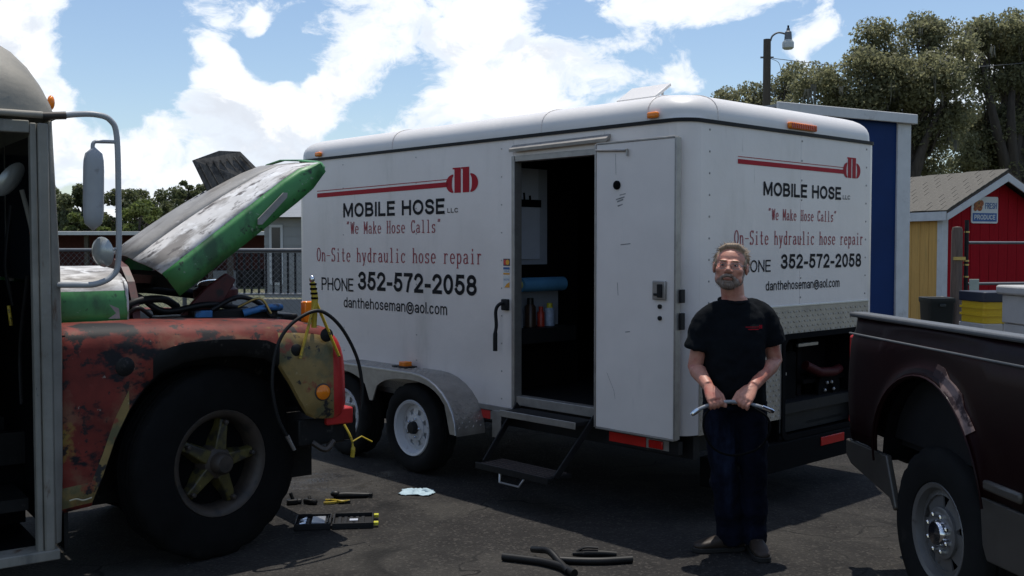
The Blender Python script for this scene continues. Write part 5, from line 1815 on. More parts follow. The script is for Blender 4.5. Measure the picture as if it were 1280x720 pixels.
# cab and nose, out of the picture to the right
prof = [(2.48, .46), (2.48, 1.38), (2.62, 1.86), (2.78, 1.92), (3.5, 1.92), (3.66, 1.86), (4.02, 1.40), (5.05, 1.28), (5.15, 1.1), (5.18, .5), (4.9, .45), (4.82, .78), (4.45, .95), (4.08, .78), (4.0, .46)]
MB().prism(prof, lambda a, b, d: (a, d, b), .02, TW - .02).build('cab', 'truck', tk, bevel=.04)
for (y0, y1) in ((.012, .018), (TW - .018, TW - .012)):
    MB().prism([(2.66, 1.42), (2.78, 1.82), (3.46, 1.82), (3.86, 1.42)], lambda a, b, d: (a, d, b), y0, y1).build('side_window', 'window_dark', tk)

# ------------------------------------------------------------------ things behind: yard on the right
sd_ = R(43)
bl = thing('blue_building', 'deep blue metal building with white corner trim behind the trailer', 'building', (4.56, 12.0, 0), R(30))
# local: x runs right along the visible face (towards the corner at 0), y goes back
MB().box(-2.02, -.20, 0, 2.6, 0, 3.10).build('wall', 'blue_wall', bl)
MB().box(-.1995, .02, -.025, .14, 0, 3.10).build('corner_trim', 'white_wood', bl, bevel=.006)
MB().box(-.10, .01, .1405, 2.6, 0, 3.10).build('end_wall', 'white_wood', bl)
mb = MB().box(-2.1, .03, -.06, 2.7, 3.15, 3.18)
rf_ = mb.build('roof', 'bld_roof', bl)
MB().box(-2.12, .05, -.09, -.061, 3.09, 3.20).build('fascia', 'white_wood', rf_, bevel=.008)
MB().box(.031, .06, -.06, 2.7, 3.09, 3.20).build('fascia', 'white_wood', rf_, bevel=.008)
# the red and yellow shed
SA = R(20)
sh = thing('produce_shed', 'small shed with barn red gable front, mustard yellow side and shingle roof', 'shed', (7.04, 17.0, 0), SA)
SW, SL_, SE, SRZ = 2.26, 3.7, 2.25, 2.86
MB().prism([(.02, .05), (SW - .02, .05), (SW - .02, SE), (SW / 2, SRZ - .06), (.02, SE)], lambda a, b, d: (a, d, b), .03, .06).build('gable_backing', 'black', sh)
k = 0
x = .0
while x < SW - .01:
    x1 = min(x + .197, SW)
    zt = lambda q: SE + (SRZ - SE) * (1 - abs(q - SW / 2) / (SW / 2)) - .05
    pts = [(x + .004, .06), (x1 - .004, .06), (x1 - .004, zt(x1 - .004))]
    if x < SW / 2 < x1:
        pts.append((SW / 2, zt(SW / 2)))
    pts.append((x + .004, zt(x + .004)))
    MB().prism(pts, lambda a, b, d: (a, d, b), .0, .029).build('board', 'red_barn', sh)
    x += .197
MB().box(.035, .06, .07, SL_, .05, SE).build('side_backing', 'black', sh)
y = .10
while y < SL_:
    MB().box(.0, .034, y + .004, y + .20, .06, SE - .01).build('board', 'yellow_barn', sh)
    y += .204
MB().box(-.018, .10, -.022, -.001, .05, SE - .02).build('corner_board', 'white_wood', sh, bevel=.004)
MB().box(-.018, -.001, -.001, .095, .05, SE - .02).build('corner_board', 'white_wood', sh, bevel=.004)
MB().box(SW - .04, SW, .06, SL_, .05, SE).build('far_wall', 'yellow_barn', sh)
MB().box(.05, SW - .05, SL_ - .04, SL_, .05, SE).build('back_wall', 'yellow_barn', sh)
pitch = math.atan2(SRZ - SE, SW / 2)
OV = .22
slen = (SW / 2 + .12) / math.cos(pitch)
for sgn in (-1, 1):
    mb = MB()
    a = (SW / 2, SRZ + .03)
    b = (SW / 2 + sgn * (SW / 2 + .12), SRZ + .03 - (SW / 2 + .12) * math.tan(pitch))
    mb.prism([a, b, (b[0], b[1] + .04), (a[0], a[1] + .04)], lambda p, q, d: (p, d, q), -OV, SL_ + .2)
    deck = mb.build('roof', 'pole_wood', sh)
    # shingle tabs in staggered courses
    if sgn == -1:
        tab = None
        rows = 10
        for r in range(rows):
            for c in range(13):
                y0 = -OV - .02 + (c - .5 * (r % 2)) * .318
                if y0 > SL_:
                    continue
                half = y0 < -OV - .05
                if tab is None:
                    tab = MB().box(-.085, .085, .003, .312, 0, .012).build('shingle', 'shingle', deck)
                    o_ = tab
                else:
                    o_ = inst(tab, deck, (0, 0, 0))
                dist = slen * (r + .5) / rows
                o_.location = (SW / 2 - dist * math.cos(pitch), y0, SRZ + .075 - dist * math.sin(pitch) + .012 + .003 * ((c * 7 + r * 3) % 3))
                o_.rotation_euler = (0, -pitch - .05, 0)
                o_.scale = (1, .5 if half else 1, 1)
                if half: o_.location.y = -OV - .02
    MB().prism([a, b, (b[0], b[1] - .11), (a[0], a[1] - .13)], lambda p, q, d: (p, d, q), -OV - .026, -OV - .001).build('barge_board', 'white_wood', sh, bevel=.004)
    MB().box(b[0] - .012 * (sgn < 0), b[0] + .012 * (sgn > 0), -OV, SL_ + .2, b[1] - .11, b[1] + .035).build('eave_board', 'white_wood', sh, bevel=.004)
# the sign on the gable
SMx = Matrix.Translation((7.04, 17.0, 0)) @ Matrix.Rotation(SA, 4, 'Z')
sg = thing('produce_sign', 'white FRESH PRODUCE sign with fruit picture on the red shed gable', 'sign', tuple(SMx @ Vector((.58, -.002, 2.07))), SA)
MB().prism(rrect(0, .56, 0, .44, .03, 4), lambda a, b, d: (a, d, b), -.018, 0).build('board', 'sign_white', sg)
on_sign = lambda a, b, e=0: (a, -.021, b)
MB().box(.025, .535, -.0205, -.0182, .03, .17).build('blue_band', 'sign_blue', sg)
sans_lettering('PRODUCE', 'sign_white', sg, lambda a, b, e=0: (a, -.0225 - e, b), .06, .50, .062, .080, .17)
sans_lettering('FRESH', 'sign_blue', sg, lambda a, b, e=0: (a, -.021 - e, b), .285, .53, .235, .11, .2)
mb = MB()
for (a, b, r) in ((.10, .30, .055), (.17, .26, .06), (.20, .33, .055), (.13, .35, .045), (.08, .24, .04)):
    mb.ball((a, -.019, b), (r, .006, r), 12, 6)
mb.build('fruit_picture', 'sign_brown', sg)

# posts and pipe gate in front of the shed
po = thing('gate_post', 'thick weathered wooden post in front of the shed', 'post', (5.57, 13.0, 0))
MB().lathe([(.072, 0), (.070, 1.0), (.066, 1.88), (.055, 1.93), (0, 1.94)], (0, 0, 0), 'Z', 14).build('shaft', 'post_wood', po, smooth=40)
MB().box(-.075, .075, -.085, -.062, 1.52, 1.56).build('hinge_strap', 'brass', po)
gt = thing('pipe_gate', 'thin steel pipe gate with two rails across the red shed', 'gate', (5.69, 13.0, 0), R(14))
MB().tube([(0, 0, 0), (0, 0, 2.02)], .026, 10).build('post', 'dark_metal', gt, smooth=60)
for z in (1.735, 1.22, .70):
    MB().tube([(.026, 0, z), (2.6, 0, z)], .018, 8).build('rail', 'galv', gt, smooth=60)
MB().tube([(2.6, 0, .65), (2.6, 0, 1.80)], .022, 8).build('end_bar', 'galv', gt, smooth=60)
for z in (1.86, 1.5, 1.45, 1.3):
    MB().lathe([(.032, z), (.032, z + .02)], (0, 0, 0), 'Z', 10).build('band', 'brass', gt)
MB().box(.03, .17, -.03, -.019, 1.10, 1.28).build('plate', mat('pale_plate', (.36, .40, .34), .6, var=.1), gt, bevel=.004)

# bins beside the gate
tb = thing('trash_bin', 'black plastic trash bin in front of the yellow shed wall', 'bin', (5.33, 13.0, 0))
mb = MB(); rings = []
for (z, w) in ((0, .125), (.98, .165), (1.0, .178), (1.05, .178), (1.055, .162), (1.05, .155), (.2, .12)):
    rings.append([(a, b, z) for a, b in rrect(-w, w, -w, w, w * .3, 3)])
mb.loft(rings, cap1=True).build('body', 'bin_black', tb, smooth=40)
MB().box(-.04, .04, -.19, -.165, .94, .98).build('grip', 'bin_black', tb, bevel=.006)
yb = thing('yellow_bin', 'bright yellow ribbed bin with dark lid beyond the pickup bed', 'bin', (4.60, 10.0, 0), R(8))
MB().prism(rrect(-.17, .20, -.20, .20, .03, 4), lambda a, b, d: (a, b, d), .962, 1.165).build('body', 'yellow_plastic', yb)
for z in (1.03, 1.10):
    MB().prism(rrect(-.185, .21, -.215, .215, .03, 4), lambda a, b, d: (a, b, d), z, z + .018).build('rib', 'yellow_plastic', yb)
MB().prism(rrect(-.19, .215, -.22, .22, .035, 4), lambda a, b, d: (a, b, d), 1.166, 1.26).build('lid', 'navy_plastic', yb, bevel=.008)
MB().box(-.18, .02, -.21, .21, 0, .96).build('base', 'white_foam', yb, bevel=.01)
MB().box(.021, .2, -.20, .20, 0, .955).build('base', 'bin_black', yb, bevel=.01)
wb = thing('white_cooler_box', 'white box with rough pale lid at the right edge beside the yellow bin', 'box', (4.62, 9.2, 0), R(6))
MB().box(-.15, .29, -.2, .2, .0, 1.00).build('lower_box', 'white_foam', wb, bevel=.012)
MB().box(-.165, .27, -.195, .2, 1.004, 1.26).build('body', 'white_foam', wb, bevel=.012)
MB().box(-.215, .315, -.225, .225, 1.262, 1.345).build('lid', 'white_foam', wb, bevel=.02)
MB().box(-.14, .22, -.1985, -.1955, 1.05, 1.22).build('label_patch', 'sign_white', wb)
sans_lettering('V', 'red_vinyl', wb, lambda a, b, e=0: (a, -.1995 - e, b), -.10, .0, 1.08, .11, .25)
sans_lettering('E', 'sign_blue', wb, lambda a, b, e=0: (a, -.1995 - e, b), .03, .11, 1.08, .11, .25)

# street lamp on a wooden pole, with its wire
lp = thing('yard_light', 'wooden pole with a hooded yard light on a curved arm, behind the trailer', 'street lamp', (7.8, 32.0, 0))
MB().lathe([(.16, 0), (.13, 4), (.115, 8.0), (0, 8.02)], (0, 0, 0), 'Z', 12).build('pole', 'pole_wood', lp, smooth=40)
MB().tube(curve_pts([(.1, 0, 7.95), (.16, 0, 8.10), (.32, 0, 8.20), (.50, 0, 8.18), (.62, 0, 8.12)], 5), .028, 8).build('arm', 'galv', lp, smooth=60)
hd = MB().lathe([(0, 8.34), (.05, 8.33), (.055, 8.26), (.10, 8.22), (.115, 8.02), (.12, 7.98)], (.64, 0, 0), 'Z', 16).build('lamp_head', 'galv', lp, smooth=40)
MB().lathe([(.118, 7.985), (.18, 7.90), (.175, 7.74), (.13, 7.70), (0, 7.69)], (.64, 0, 0), 'Z', 18).build('refractor', mat('frosted_refractor', (.50, .52, .50), .3), hd, smooth=40)
MB().lathe([(.03, 8.34), (.03, 8.42), (0, 8.425)], (.64, 0, 0), 'Z', 8).build('photocell', 'black', hd)
MB().bar((-.2, 0, 7.45), (.2, 0, 7.45), .05, .05).build('cross_pin', 'galv', lp)
wr = MB().tube(curve_pts([(0, 0, 0), (2.0, .4, -.14), (4.4, .9, -.16), (8, 1.6, .1), (14, 2.8, .9)], 6), .011, 5).build('overhead_wire', 'galv', None)
wr.location = (8.0, 32.0, 7.42)
tag(wr, 'thin overhead wire running right from the yard light pole', 'wire')
MB().tube(curve_pts([(.1, 0, 7.42), (.35, 0, 7.3), (.42, 0, 7.05), (.30, 0, 6.95)], 5), .008, 5).build('loose_wire', 'black', lp)

# ------------------------------------------------------------------ left background: fence, house, long shed
fn_ = thing('chain_link_fence', 'grey chain link fence behind the bus engine', 'fence', (-9.2, 14.2, 0), R(-3))
FL_, FH = 12.0, 1.64
for k in range(6):
    MB().lathe([(.03, 0), (.03, FH + .02), (.036, FH + .03), (.02, FH + .07), (0, FH + .075)], (k * 2.4, 0, 0), 'Z', 10).build('post', 'galv', fn_, smooth=40)
MB().tube([(0, 0, FH), (FL_, 0, FH)], .024, 8).build('top_rail', 'galv', fn_, smooth=60)
MB().tube([(0, 0, .08), (FL_, 0, .08)], .006, 5).build('tension_wire', 'galv', fn_)
mb = MB()
stp = .078
x = -FH
while x < FL_:
    for sg_ in (1, -1):
        xa, za, xb, zb_ = (x, .04, x + FH - .06, FH - .02) if sg_ > 0 else (x + FH - .06, .04, x, FH - .02)
        # clip to the panel
        def clip(xa, za, xb, zb_):
            pts = []
            for (p, q) in (((xa, za), (xb, zb_)),):
                t0, t1 = 0.0, 1.0
                dx = q[0] - p[0]
                if dx > 0:
                    t0 = max(t0, (0 - p[0]) / dx); t1 = min(t1, (FL_ - p[0]) / dx)
                else:
                    t0 = max(t0, (FL_ - p[0]) / dx); t1 = min(t1, (0 - p[0]) / dx)
                if t0 < t1:
                    return (p[0] + dx * t0, p[1] + (q[1] - p[1]) * t0), (p[0] + dx * t1, p[1] + (q[1] - p[1]) * t1)
            return None
        c_ = clip(xa, za, xb, zb_)
        if c_:
            mb.tube([(c_[0][0], .004 * sg_, c_[0][1]), (c_[1][0], .004 * sg_, c_[1][1])], .0024, 3, caps=False)
    x += stp
mb.build('chain_link_mesh', 'galv', fn_, kind='stuff')

hs_ = thing('white_house', 'white mobile home with grey roof and porch railing beyond the fence', 'house', (-5.72, 24.0, 0), R(-4))
MB().box(0, 9, 0, 4, .5, 2.35).build('wall', 'bld_white', hs_)
mb = MB().prism([(-.35, 2.35), (4.35, 2.35), (2.0, 2.95)], lambda a, b, d: (d, a, b), -.3, 9.3)
mb.build('roof', 'bld_roof', hs_)
for k in range(8):
    MB().box(0.0, 9, -.012, -.0005, .60 + .22 * k, .785 + .22 * k).build('siding_board', 'bld_white', hs_)
for (x0, x1, z0, z1) in ((.18, .38, .85, 2.12), (3.2, 4.1, 1.2, 2.0), (1.8, 2.5, 1.2, 2.0)):
    w_ = MB().box(x0 - .06, x1 + .06, -.03, -.013, z0 - .06, z1 + .06).build('window', 'white_wood', hs_)
    MB().box(x0, x1, -.036, -.0305, z0, z1).build('pane', 'window_dark', w_)
# porch
dk = thing('porch_railing', 'dark porch railing with upright balusters in front of the white house', 'railing', (-5.75, 21.0, 0), R(-4))
MB().tube([(0, 0, 1.58), (4.4, 0, 1.58)], .035, 6).build('top_rail', 'bld_roof', dk)
MB().tube([(0, 0, .72), (4.4, 0, .72)], .03, 6).build('bottom_rail', 'bld_roof', dk)
for k in range(30):
    MB().box(.02 + k * .15, .055 + k * .15, -.02, .02, .72, 1.58).build('baluster', 'dark_metal', dk)
MB().box(0, 4.4, -.05, .05, 0, .62).build('deck_skirt', 'bld_roof', dk)
for k in range(3):
    MB().box(k * 2.15, k * 2.15 + .1, -.05, .05, 0, 2.5).build('porch_post', 'pole_wood', dk)

ls = thing('long_shed', 'long low dark red open shed with white roof edge far behind the mirror', 'shed', (-27, 42.0, 0), R(2))
MB().box(0, 20, 2.5, 3, 0, 2.25).build('back_wall', 'bld_red', ls)
mb = MB().add([(-.4, -1.2, 2.25), (20.4, -1.2, 2.25), (20.4, 3.4, 2.33), (-.4, 3.4, 2.33), (-.4, -1.2, 2.19), (20.4, -1.2, 2.19), (20.4, 3.4, 2.27), (-.4, 3.4, 2.27)], [(0, 1, 2, 3), (7, 6, 5, 4), (0, 4, 5, 1), (1, 5, 6, 2), (2, 6, 7, 3), (3, 7, 4, 0)])
mb.build('roof', 'white_roof', ls)
MB().box(-.4, 20.4, -1.24, -1.205, 2.12, 2.26).build('fascia', 'white_wood', ls)
for k in range(9):
    MB().box(.1 + k * 2.45, .25 + k * 2.45, -.9, -.75, 0, 2.1).build('post', 'pole_wood', ls)
rk = random.Random(12)
for k in range(14):
    x = .5 + k * 1.4
    h_ = rk.uniform(.6, 1.4)
    MB().box(x, x + rk.uniform(.5, 1.2), .2, 1.2, 0, h_).build('stored_crate', rk.choice(['bld_red', 'engine_black', 'orange', 'bld_roof', 'bus_dark']), ls, bevel=.03)


# ------------------------------------------------------------------ trees
def leaves_mesh(name, centers, radii, per, size, seed, m, flat=.75, asp=.55):
    rg = np.random.default_rng(seed)
    P = []
    for (c, r, n) in zip(centers, radii, per):
        d = rg.normal(size=(n, 3)); d /= np.linalg.norm(d, axis=1)[:, None]
        rad = r * rg.uniform(.12, 1.0, n) ** .5
        q = d * rad[:, None]; q[:, 2] *= flat
        P.append(q + np.array(c)[None])
    P = np.concatenate(P)
    n = len(P)
    a = rg.normal(size=(n, 3)); a /= np.linalg.norm(a, axis=1)[:, None]
    b = rg.normal(size=(n, 3)); b -= a * (a * b).sum(1)[:, None]; b /= np.linalg.norm(b, axis=1)[:, None]
    s = size * rg.uniform(.4, 1.65, n)[:, None]
    v = np.stack([P - a * s, P + b * s * asp, P + a * s, P - b * s * asp], 1).reshape(-1, 3)
    me = bpy.data.meshes.new(name)
    me.vertices.add(4 * n); me.vertices.foreach_set('co', v.astype(np.float32).ravel())
    me.loops.add(4 * n); me.loops.foreach_set('vertex_index', np.arange(4 * n, dtype=np.int32))
    me.polygons.add(n); me.polygons.foreach_set('loop_start', np.arange(0, 4 * n, 4, dtype=np.int32))
    me.update(calc_edges=True)
    me.materials.append(M[m])
    o = bpy.data.objects.new(name, me)
    COL.objects.link(o)
    return o


def tree(name, label, base, lobes, trunk_h, trunk_r, n_clump, leaf_n, leaf, seed, m='leaf_oak', moss=0, group=None, clump_r=.8, limbs=9):
    """lobes: ellipsoids (x, y, z, rx, ry, rz) relative to the base that the crown fills"""
    rg = random.Random(seed)
    t = thing(name, label, 'tree', base, 0, group)
    tot = sum(l[3] * l[4] * l[5] for l in lobes)
    C = []
    for l in lobes:
        k = max(3, int(n_clump * l[3] * l[4] * l[5] / tot))
        for _ in range(k):
            while True:
                u = Vector((rg.uniform(-1, 1), rg.uniform(-1, 1), rg.uniform(-1, 1)))
                if .30 < u.length < 1: break
            C.append((l[0] + u.x * l[3], l[1] + u.y * l[4], l[2] + u.z * l[5]))
    rad = [clump_r * rg.uniform(.55, 1.25) for _ in C]
    per = [max(20, int(leaf_n / len(C) * (r / clump_r) ** 2)) for r in rad]
    cr_ = leaves_mesh('crown', C, rad, per, leaf, seed, m)
    cr_.parent = t
    tp = Vector((0, 0, trunk_h))
    mb = MB()
    mb.tube([(0, 0, -.1), (.05, 0, trunk_h * .35), (-.04, .03, trunk_h * .7), tuple(tp)], [trunk_r * 1.35, trunk_r, trunk_r * .9, trunk_r * .8], 9)
    tr_ = mb.build('trunk', 'bark', t, smooth=60)
    far = sorted(C, key=lambda c: rg.random())[:limbs]
    for c in far:
        c = Vector(c)
        mid = tp.lerp(c, .45) + Vector((rg.uniform(-.5, .5), rg.uniform(-.5, .5), rg.uniform(.0, .6))) * (c - tp).length * .25
        pts = curve_pts([tuple(tp - Vector((0, 0, .2))), tuple(mid), tuple(c)], 6)
        r_ = [max(.02, trunk_r * .55 * (1 - i / (len(pts) - 1)) + .02) for i in range(len(pts))]
        MB().tube(pts, r_, 6).build('limb', 'bark', t, smooth=60)
    mb = MB()
    for i, c in enumerate(C):
        if rg.random() < .75:
            b = far[min(range(len(far)), key=lambda q: (Vector(far[q]) - Vector(c)).length)]
            p0 = tp.lerp(Vector(b), rg.uniform(.55, 1.0))
            mb.tube(curve_pts([tuple(p0), tuple(p0.lerp(Vector(c), .5) + Vector((rg.uniform(-.2, .2), rg.uniform(-.2, .2), .15))), tuple(c)], 3), [.045, .04, .034, .028, .022, .017, .012], 4, caps=False)
    mb.build('branches', 'bark', t, kind='stuff')
    if moss:
        rn = np.random.default_rng(seed + 5)
        mb = MB()
        for _ in range(moss):
            c = Vector(C[rg.randrange(len(C))]) + Vector((rg.uniform(-.6, .6), rg.uniform(-.6, .6), rg.uniform(-.5, 0)))
            L_ = rg.uniform(.25, .9)
            for k in range(5):
                q = c + Vector((rg.uniform(-.08, .08), rg.uniform(-.08, .08), 0))
                w = rg.uniform(.012, .03)
                a = rg.uniform(0, 3)
                dx, dy = math.cos(a) * w, math.sin(a) * w
                e = q + Vector((rg.uniform(-.05, .05), rg.uniform(-.05, .05), -L_ * rg.uniform(.5, 1)))
                md = q.lerp(e, .5) + Vector((rg.uniform(-.03, .03), rg.uniform(-.03, .03), 0))
                mb.add([(q.x - dx, q.y - dy, q.z), (q.x + dx, q.y + dy, q.z), (md.x + dx, md.y + dy, md.z), (md.x - dx, md.y - dy, md.z), tuple(e)], [(0, 1, 2, 3), (3, 2, 4)])
        mb.build('hanging_moss', 'moss', t, kind='stuff')
    return t


def sky_pt(px, py, Y):
    """where a line of sight meets depth Y: used only to size the far trees"""
    return ((px - 640) / 1297 * Y, Y, CAM_H - (py - 307) / 1297 * Y)


# live oaks on the right: crowns made of separate lobes with gaps of sky between
def oak(label, Y, trunk_px, lobes_px, trunk_h, trunk_r, n_clump, leaf_n, seed, moss, limbs, clump_r=.55, leaf=.052):
    bx_ = sky_pt(trunk_px, 300, Y)[0]
    lobes = []
    for (px, py, rx, ry) in lobes_px:
        x, _, z = sky_pt(px, py, Y)
        lobes.append((x - bx_, ((px * 7 + py * 3) % 7 - 3) * .25, z, rx / 1297 * Y, rx / 1297 * Y * .85, ry / 1297 * Y))
    return tree('oak_tree', label, (bx_, Y, 0), lobes, trunk_h, trunk_r, n_clump, leaf_n, leaf, seed, moss=moss, clump_r=clump_r, limbs=limbs, group='live oaks behind the yard')


oak('broad live oak with hanging moss, its crown the tallest, right of the yard light', 33, 1128,
    [(1105, 62, 36, 30), (1152, 48, 34, 24), (1075, 105, 34, 30), (1135, 105, 44, 32), (1020, 112, 32, 24), (1055, 150, 44, 30), (1115, 165, 52, 34), (1168, 150, 32, 36), (985, 125, 24, 16), (1160, 205, 34, 22), (1185, 70, 16, 20)], 3.0, .40, 210, 80000, 11, 110, 17)
oak('live oak at the right edge with a dark heavy limb reaching left', 35, 1268,
    [(1228, 52, 34, 24), (1268, 92, 32, 34), (1216, 108, 22, 24), (1245, 165, 46, 32), (1292, 50, 40, 30), (1205, 190, 26, 30), (1310, 130, 40, 50), (1262, 205, 40, 20), (1205, 80, 18, 22), (1255, 40, 30, 20), (1275, 130, 30, 30)], 3.2, .42, 190, 76000, 31, 90, 14)
oak('small loose leafed oak low at the left end of the oaks, below the yard light', 44, 948,
    [(930, 118, 22, 13), (962, 110, 22, 16), (905, 121, 12, 7), (990, 108, 20, 18), (950, 135, 50, 16)], 3.0, .22, 60, 15000, 41, 30, 7, .5, .062)
# far tree line on the left
rt = random.Random(77)
for i, (px, topy, Y, wpx, m_, lb) in enumerate((
        (60, 222, 58, 62, 'leaf_far', 'far dark green tree just right of the bus roof'),
        (105, 226, 55, 58, 'leaf_far', 'far dark green tree behind the long mirror of the bus'),
        (160, 219, 56, 66, 'leaf_far', 'tallest far tree of the left tree line, just right of the mirror pipe'),
        (205, 222, 66, 56, 'leaf_far', 'thin far tree with sky showing through, left of the raised hood'),
        (245, 221, 58, 52, 'leaf_far', 'far tree whose crown meets the raised hood flap'),
        (178, 252, 46, 60, 'leaf_light', 'lower bright green bushy tree in front of the left tree line'),
        (110, 258, 47, 46, 'leaf_light', 'low bright green tree seen below the long mirror of the bus'),
        (300, 226, 60, 60, 'leaf_far', 'far tree mostly hidden behind the raised bus hood'))):
    x, y_, zt_ = sky_pt(px, topy, Y)
    w = wpx / 1297 * Y / 2
    h = zt_
    tree('background_tree', lb, (x, Y, 0), [(0, 0, h * .70, w, w * .9, h * .27), (-w * .45, 0, h * .52, w * .75, w * .7, h * .22), (w * .5, 0, h * .5, w * .75, w * .7, h * .24), (0, 0, h * .33, w * .9, w * .8, h * .2)], h * .35, .16, 46, 17000 if i != 3 else 11000, .085, 100 + i, m=m_, clump_r=w * .34, limbs=6, group='far tree line on the left')


# ------------------------------------------------------------------ the man
PX, PY = 1.21, 5.68


def voxel(o, size, smooth=6):
    r = o.modifiers.new('remesh', 'REMESH')
    r.mode = 'VOXEL'
    r.voxel_size = size
    r.use_smooth_shade = True
    if smooth:
        s_ = o.modifiers.new('smooth', 'SMOOTH')
        s_.iterations = smooth
        s_.factor = .5
    return o


def stack(mb, rows, n=20, power=2.3):
    """rows: (x, y, z, rx, ry)"""
    mb.loft([mb.ering((x, y, z), (1, 0, 0), (0, 1, 0), rx, ry, n, power) for (x, y, z, rx, ry) in rows])


HM = Matrix.Translation((-.022, -.035, 1.581)) @ Euler((R(-5), R(4), R(-17))).to_matrix().to_4x4() @ Matrix.Diagonal((1.10, 1.08, .98, 1))


def hx(x, y, z):
    return tuple(HM @ Vector((x, y, z)))


def hball(mb, c, r, n=16, m=10):
    sub = MB(); sub.ball(c, r, n, m)
    mb.add([hx(*v) for v in sub.v], sub.f)


SHL, ELL, WRL, KNL = (-.142, -.012, 1.336), (-.206, -.010, 1.035), (-.166, -.185, .952), (-.143, -.248, .892)
SHR, ELR, WRR, KNR = (.174, .028, 1.352), (.244, .040, 1.065), (.072, -.185, .950), (.016, -.248, .894)
ANL, ANR = (.012, .045, .09), (.134, .045, .09)
KNEEL, KNEER = (-.045, -.005, .47), (.122, .005, .47)
body = MB()
stack(body, [(.015, .01, .80, .12, .09), (.012, .01, .90, .155, .105), (.01, .0, 1.02, .15, .11), (.012, .0, 1.18, .155, .105), (.014, .005, 1.28, .14, .09), (.013, .01, 1.345, .095, .07), (.008, .0, 1.42, .066, .060)])
body.tube([(.01, .012, 1.36), (.0, .0, 1.43), (-.012, -.012, 1.52)], [.070, .063, .064], 16)
for (a, b, c) in ((SHL, ELL, WRL), (SHR, ELR, WRR)):
    a, b, c = Vector(a), Vector(b), Vector(c)
    body.tube([a, a.lerp(b, .3), a.lerp(b, .6), b, b.lerp(c, .25), b.lerp(c, .6), c], [.030, .044, .047, .042, .046, .037, .030], 14)
for (hp_, kn, an) in (((-.075, .01, .86), KNEEL, ANL), ((.10, .01, .86), KNEER, ANR)):
    h_, k_, a_ = Vector(hp_), Vector(kn), Vector(an)
    body.tube([h_, h_.lerp(k_, .4), k_, k_.lerp(a_, .35), a_], [.078, .07, .052, .052, .038], 14)
    body.ball((a_.x, a_.y - .02, .06), (.035, .06, .035))


def hand(mb, wrist, kn, axis, side):
    """a closed hand: palm from the wrist to the knuckles, four fingers curled round the grip, thumb on the inner side"""
    w, k = Vector(wrist), Vector(kn)
    f = (k - w).normalized()
    a = Vector(axis); a = (a - f * a.dot(f)).normalized()
    n = a.cross(f)
    if n.y > 0: n = -n                      # back of the hand faces the viewer
    rings = []
    for (t, hw, th) in ((-.1, .027, .022), (.25, .034, .020), (.65, .042, .018), (1.0, .043, .015), (1.08, .036, .011)):
        c = w.lerp(k, t)
        rings.append(mb.ering(c, a, n, hw, th, 14, 2.6))
    mb.loft(rings)
    H = k + f * .010 - n * .024
    for i in range(4):
        off = a * ((i - 1.5) * .0218 * side)
        rr = .0215 + (.001, .003, .002, -.001)[i]
        pts, rad = [], []
        for q in range(9):
            ang = R(-35 + (250 - (0, 0, 8, 25)[i]) * q / 8)
            pts.append(H + off + n * (rr * math.cos(ang)) + f * (rr * math.sin(ang)))
            rad.append(.0094 - .0003 * q + (.0012 if q in (0, 3) else 0))
        mb.tube(pts, rad, 8)
    b = w + f * .022 + a * (.030 * side) - n * .006
    tip = H + a * (.050 * side) - n * .004 + f * .022
    mb.tube([w + f * .01 + a * (.012 * side), b, b.lerp(tip, .5) + a * (.010 * side) + n * .004, tip, tip + f * .012 - n * .006 - a * (.006 * side)], [.016, .0145, .0125, .0115, .0085], 8)
    return H, n, f


HL_, nL, fL = hand(body, WRL, KNL, (1, 0, .06), 1)
HR_, nR, fR = hand(body, WRR, KNR, (-1, 0, .06), 1)
# head
hball(body, (0, .015, .038), (.076, .096, .083), 20, 12)
hball(body, (0, -.030, -.020), (.068, .064, .084), 20, 12)
hball(body, (0, -.048, -.085), (.042, .042, .034))
for sgn in (-1, 1):
    hball(body, (sgn * .040, -.060, -.020), (.026, .026, .024))
    hball(body, (sgn * .046, -.022, -.064), (.022, .045, .034))
    hball(body, (sgn * .026, -.077, .030), (.026, .010, .007))
    hball(body, (sgn * .079, .014, -.004), (.010, .022, .034))
    hball(body, (sgn * .012, -.104, -.028), (.010, .011, .009))
body.tube([hx(0, -.084, .030), hx(0, -.098, .004), hx(0, -.114, -.022), hx(0, -.104, -.034)], [.009, .010, .014, .010], 10)
hball(body, (0, -.088, -.066), (.027, .0165, .0125))
man = body.build('person', 'skin', None, smooth=60)
man.location = (PX, PY, 0)
voxel(man, .0042, 5)
tag(man, 'man in a dark T-shirt and jeans holding a short hose in both hands', 'person')
# eyes and glasses
for sgn in (-1, 1):
    m_ = MB(); hball(m_, (sgn * .030, -.0765, .009), (.0125, .0125, .0085), 12, 8)
    m_.build('eye', mat('eye_white', (.40, .34, .31), .3), man, smooth=60)
    m_ = MB(); hball(m_, (sgn * .030, -.0872, .006), (.0050, .003, .0045), 10, 6)
    m_.build('iris', mat('dark_iris', (.02, .02, .025), .2), man, smooth=60)
    m_ = MB(); hball(m_, (sgn * .030, -.0765, .0150), (.0150, .0140, .0085), 12, 8)
    m_.build('eyelid', 'skin', man, smooth=60)
    m_ = MB(); hball(m_, (sgn * .030, -.0875, .0305), (.018, .0035, .0028), 12, 6)
    m_.build('eyebrow', 'hair', man, smooth=60)
gl = MB()
for sgn in (-1, 1):
    ring = [hx(sgn * .033 + .025 * math.cos(R(a)), -.1045 + .006 * abs(math.cos(R(a))), .002 + .018 * math.sin(R(a))) for a in range(0, 361, 20)]
    gl.tube(ring, .0013, 5, caps=False)
    gl.tube([hx(sgn * .058, -.098, .006), hx(sgn * .074, -.06, .010), hx(sgn * .080, .012, .010)], .0014, 5)
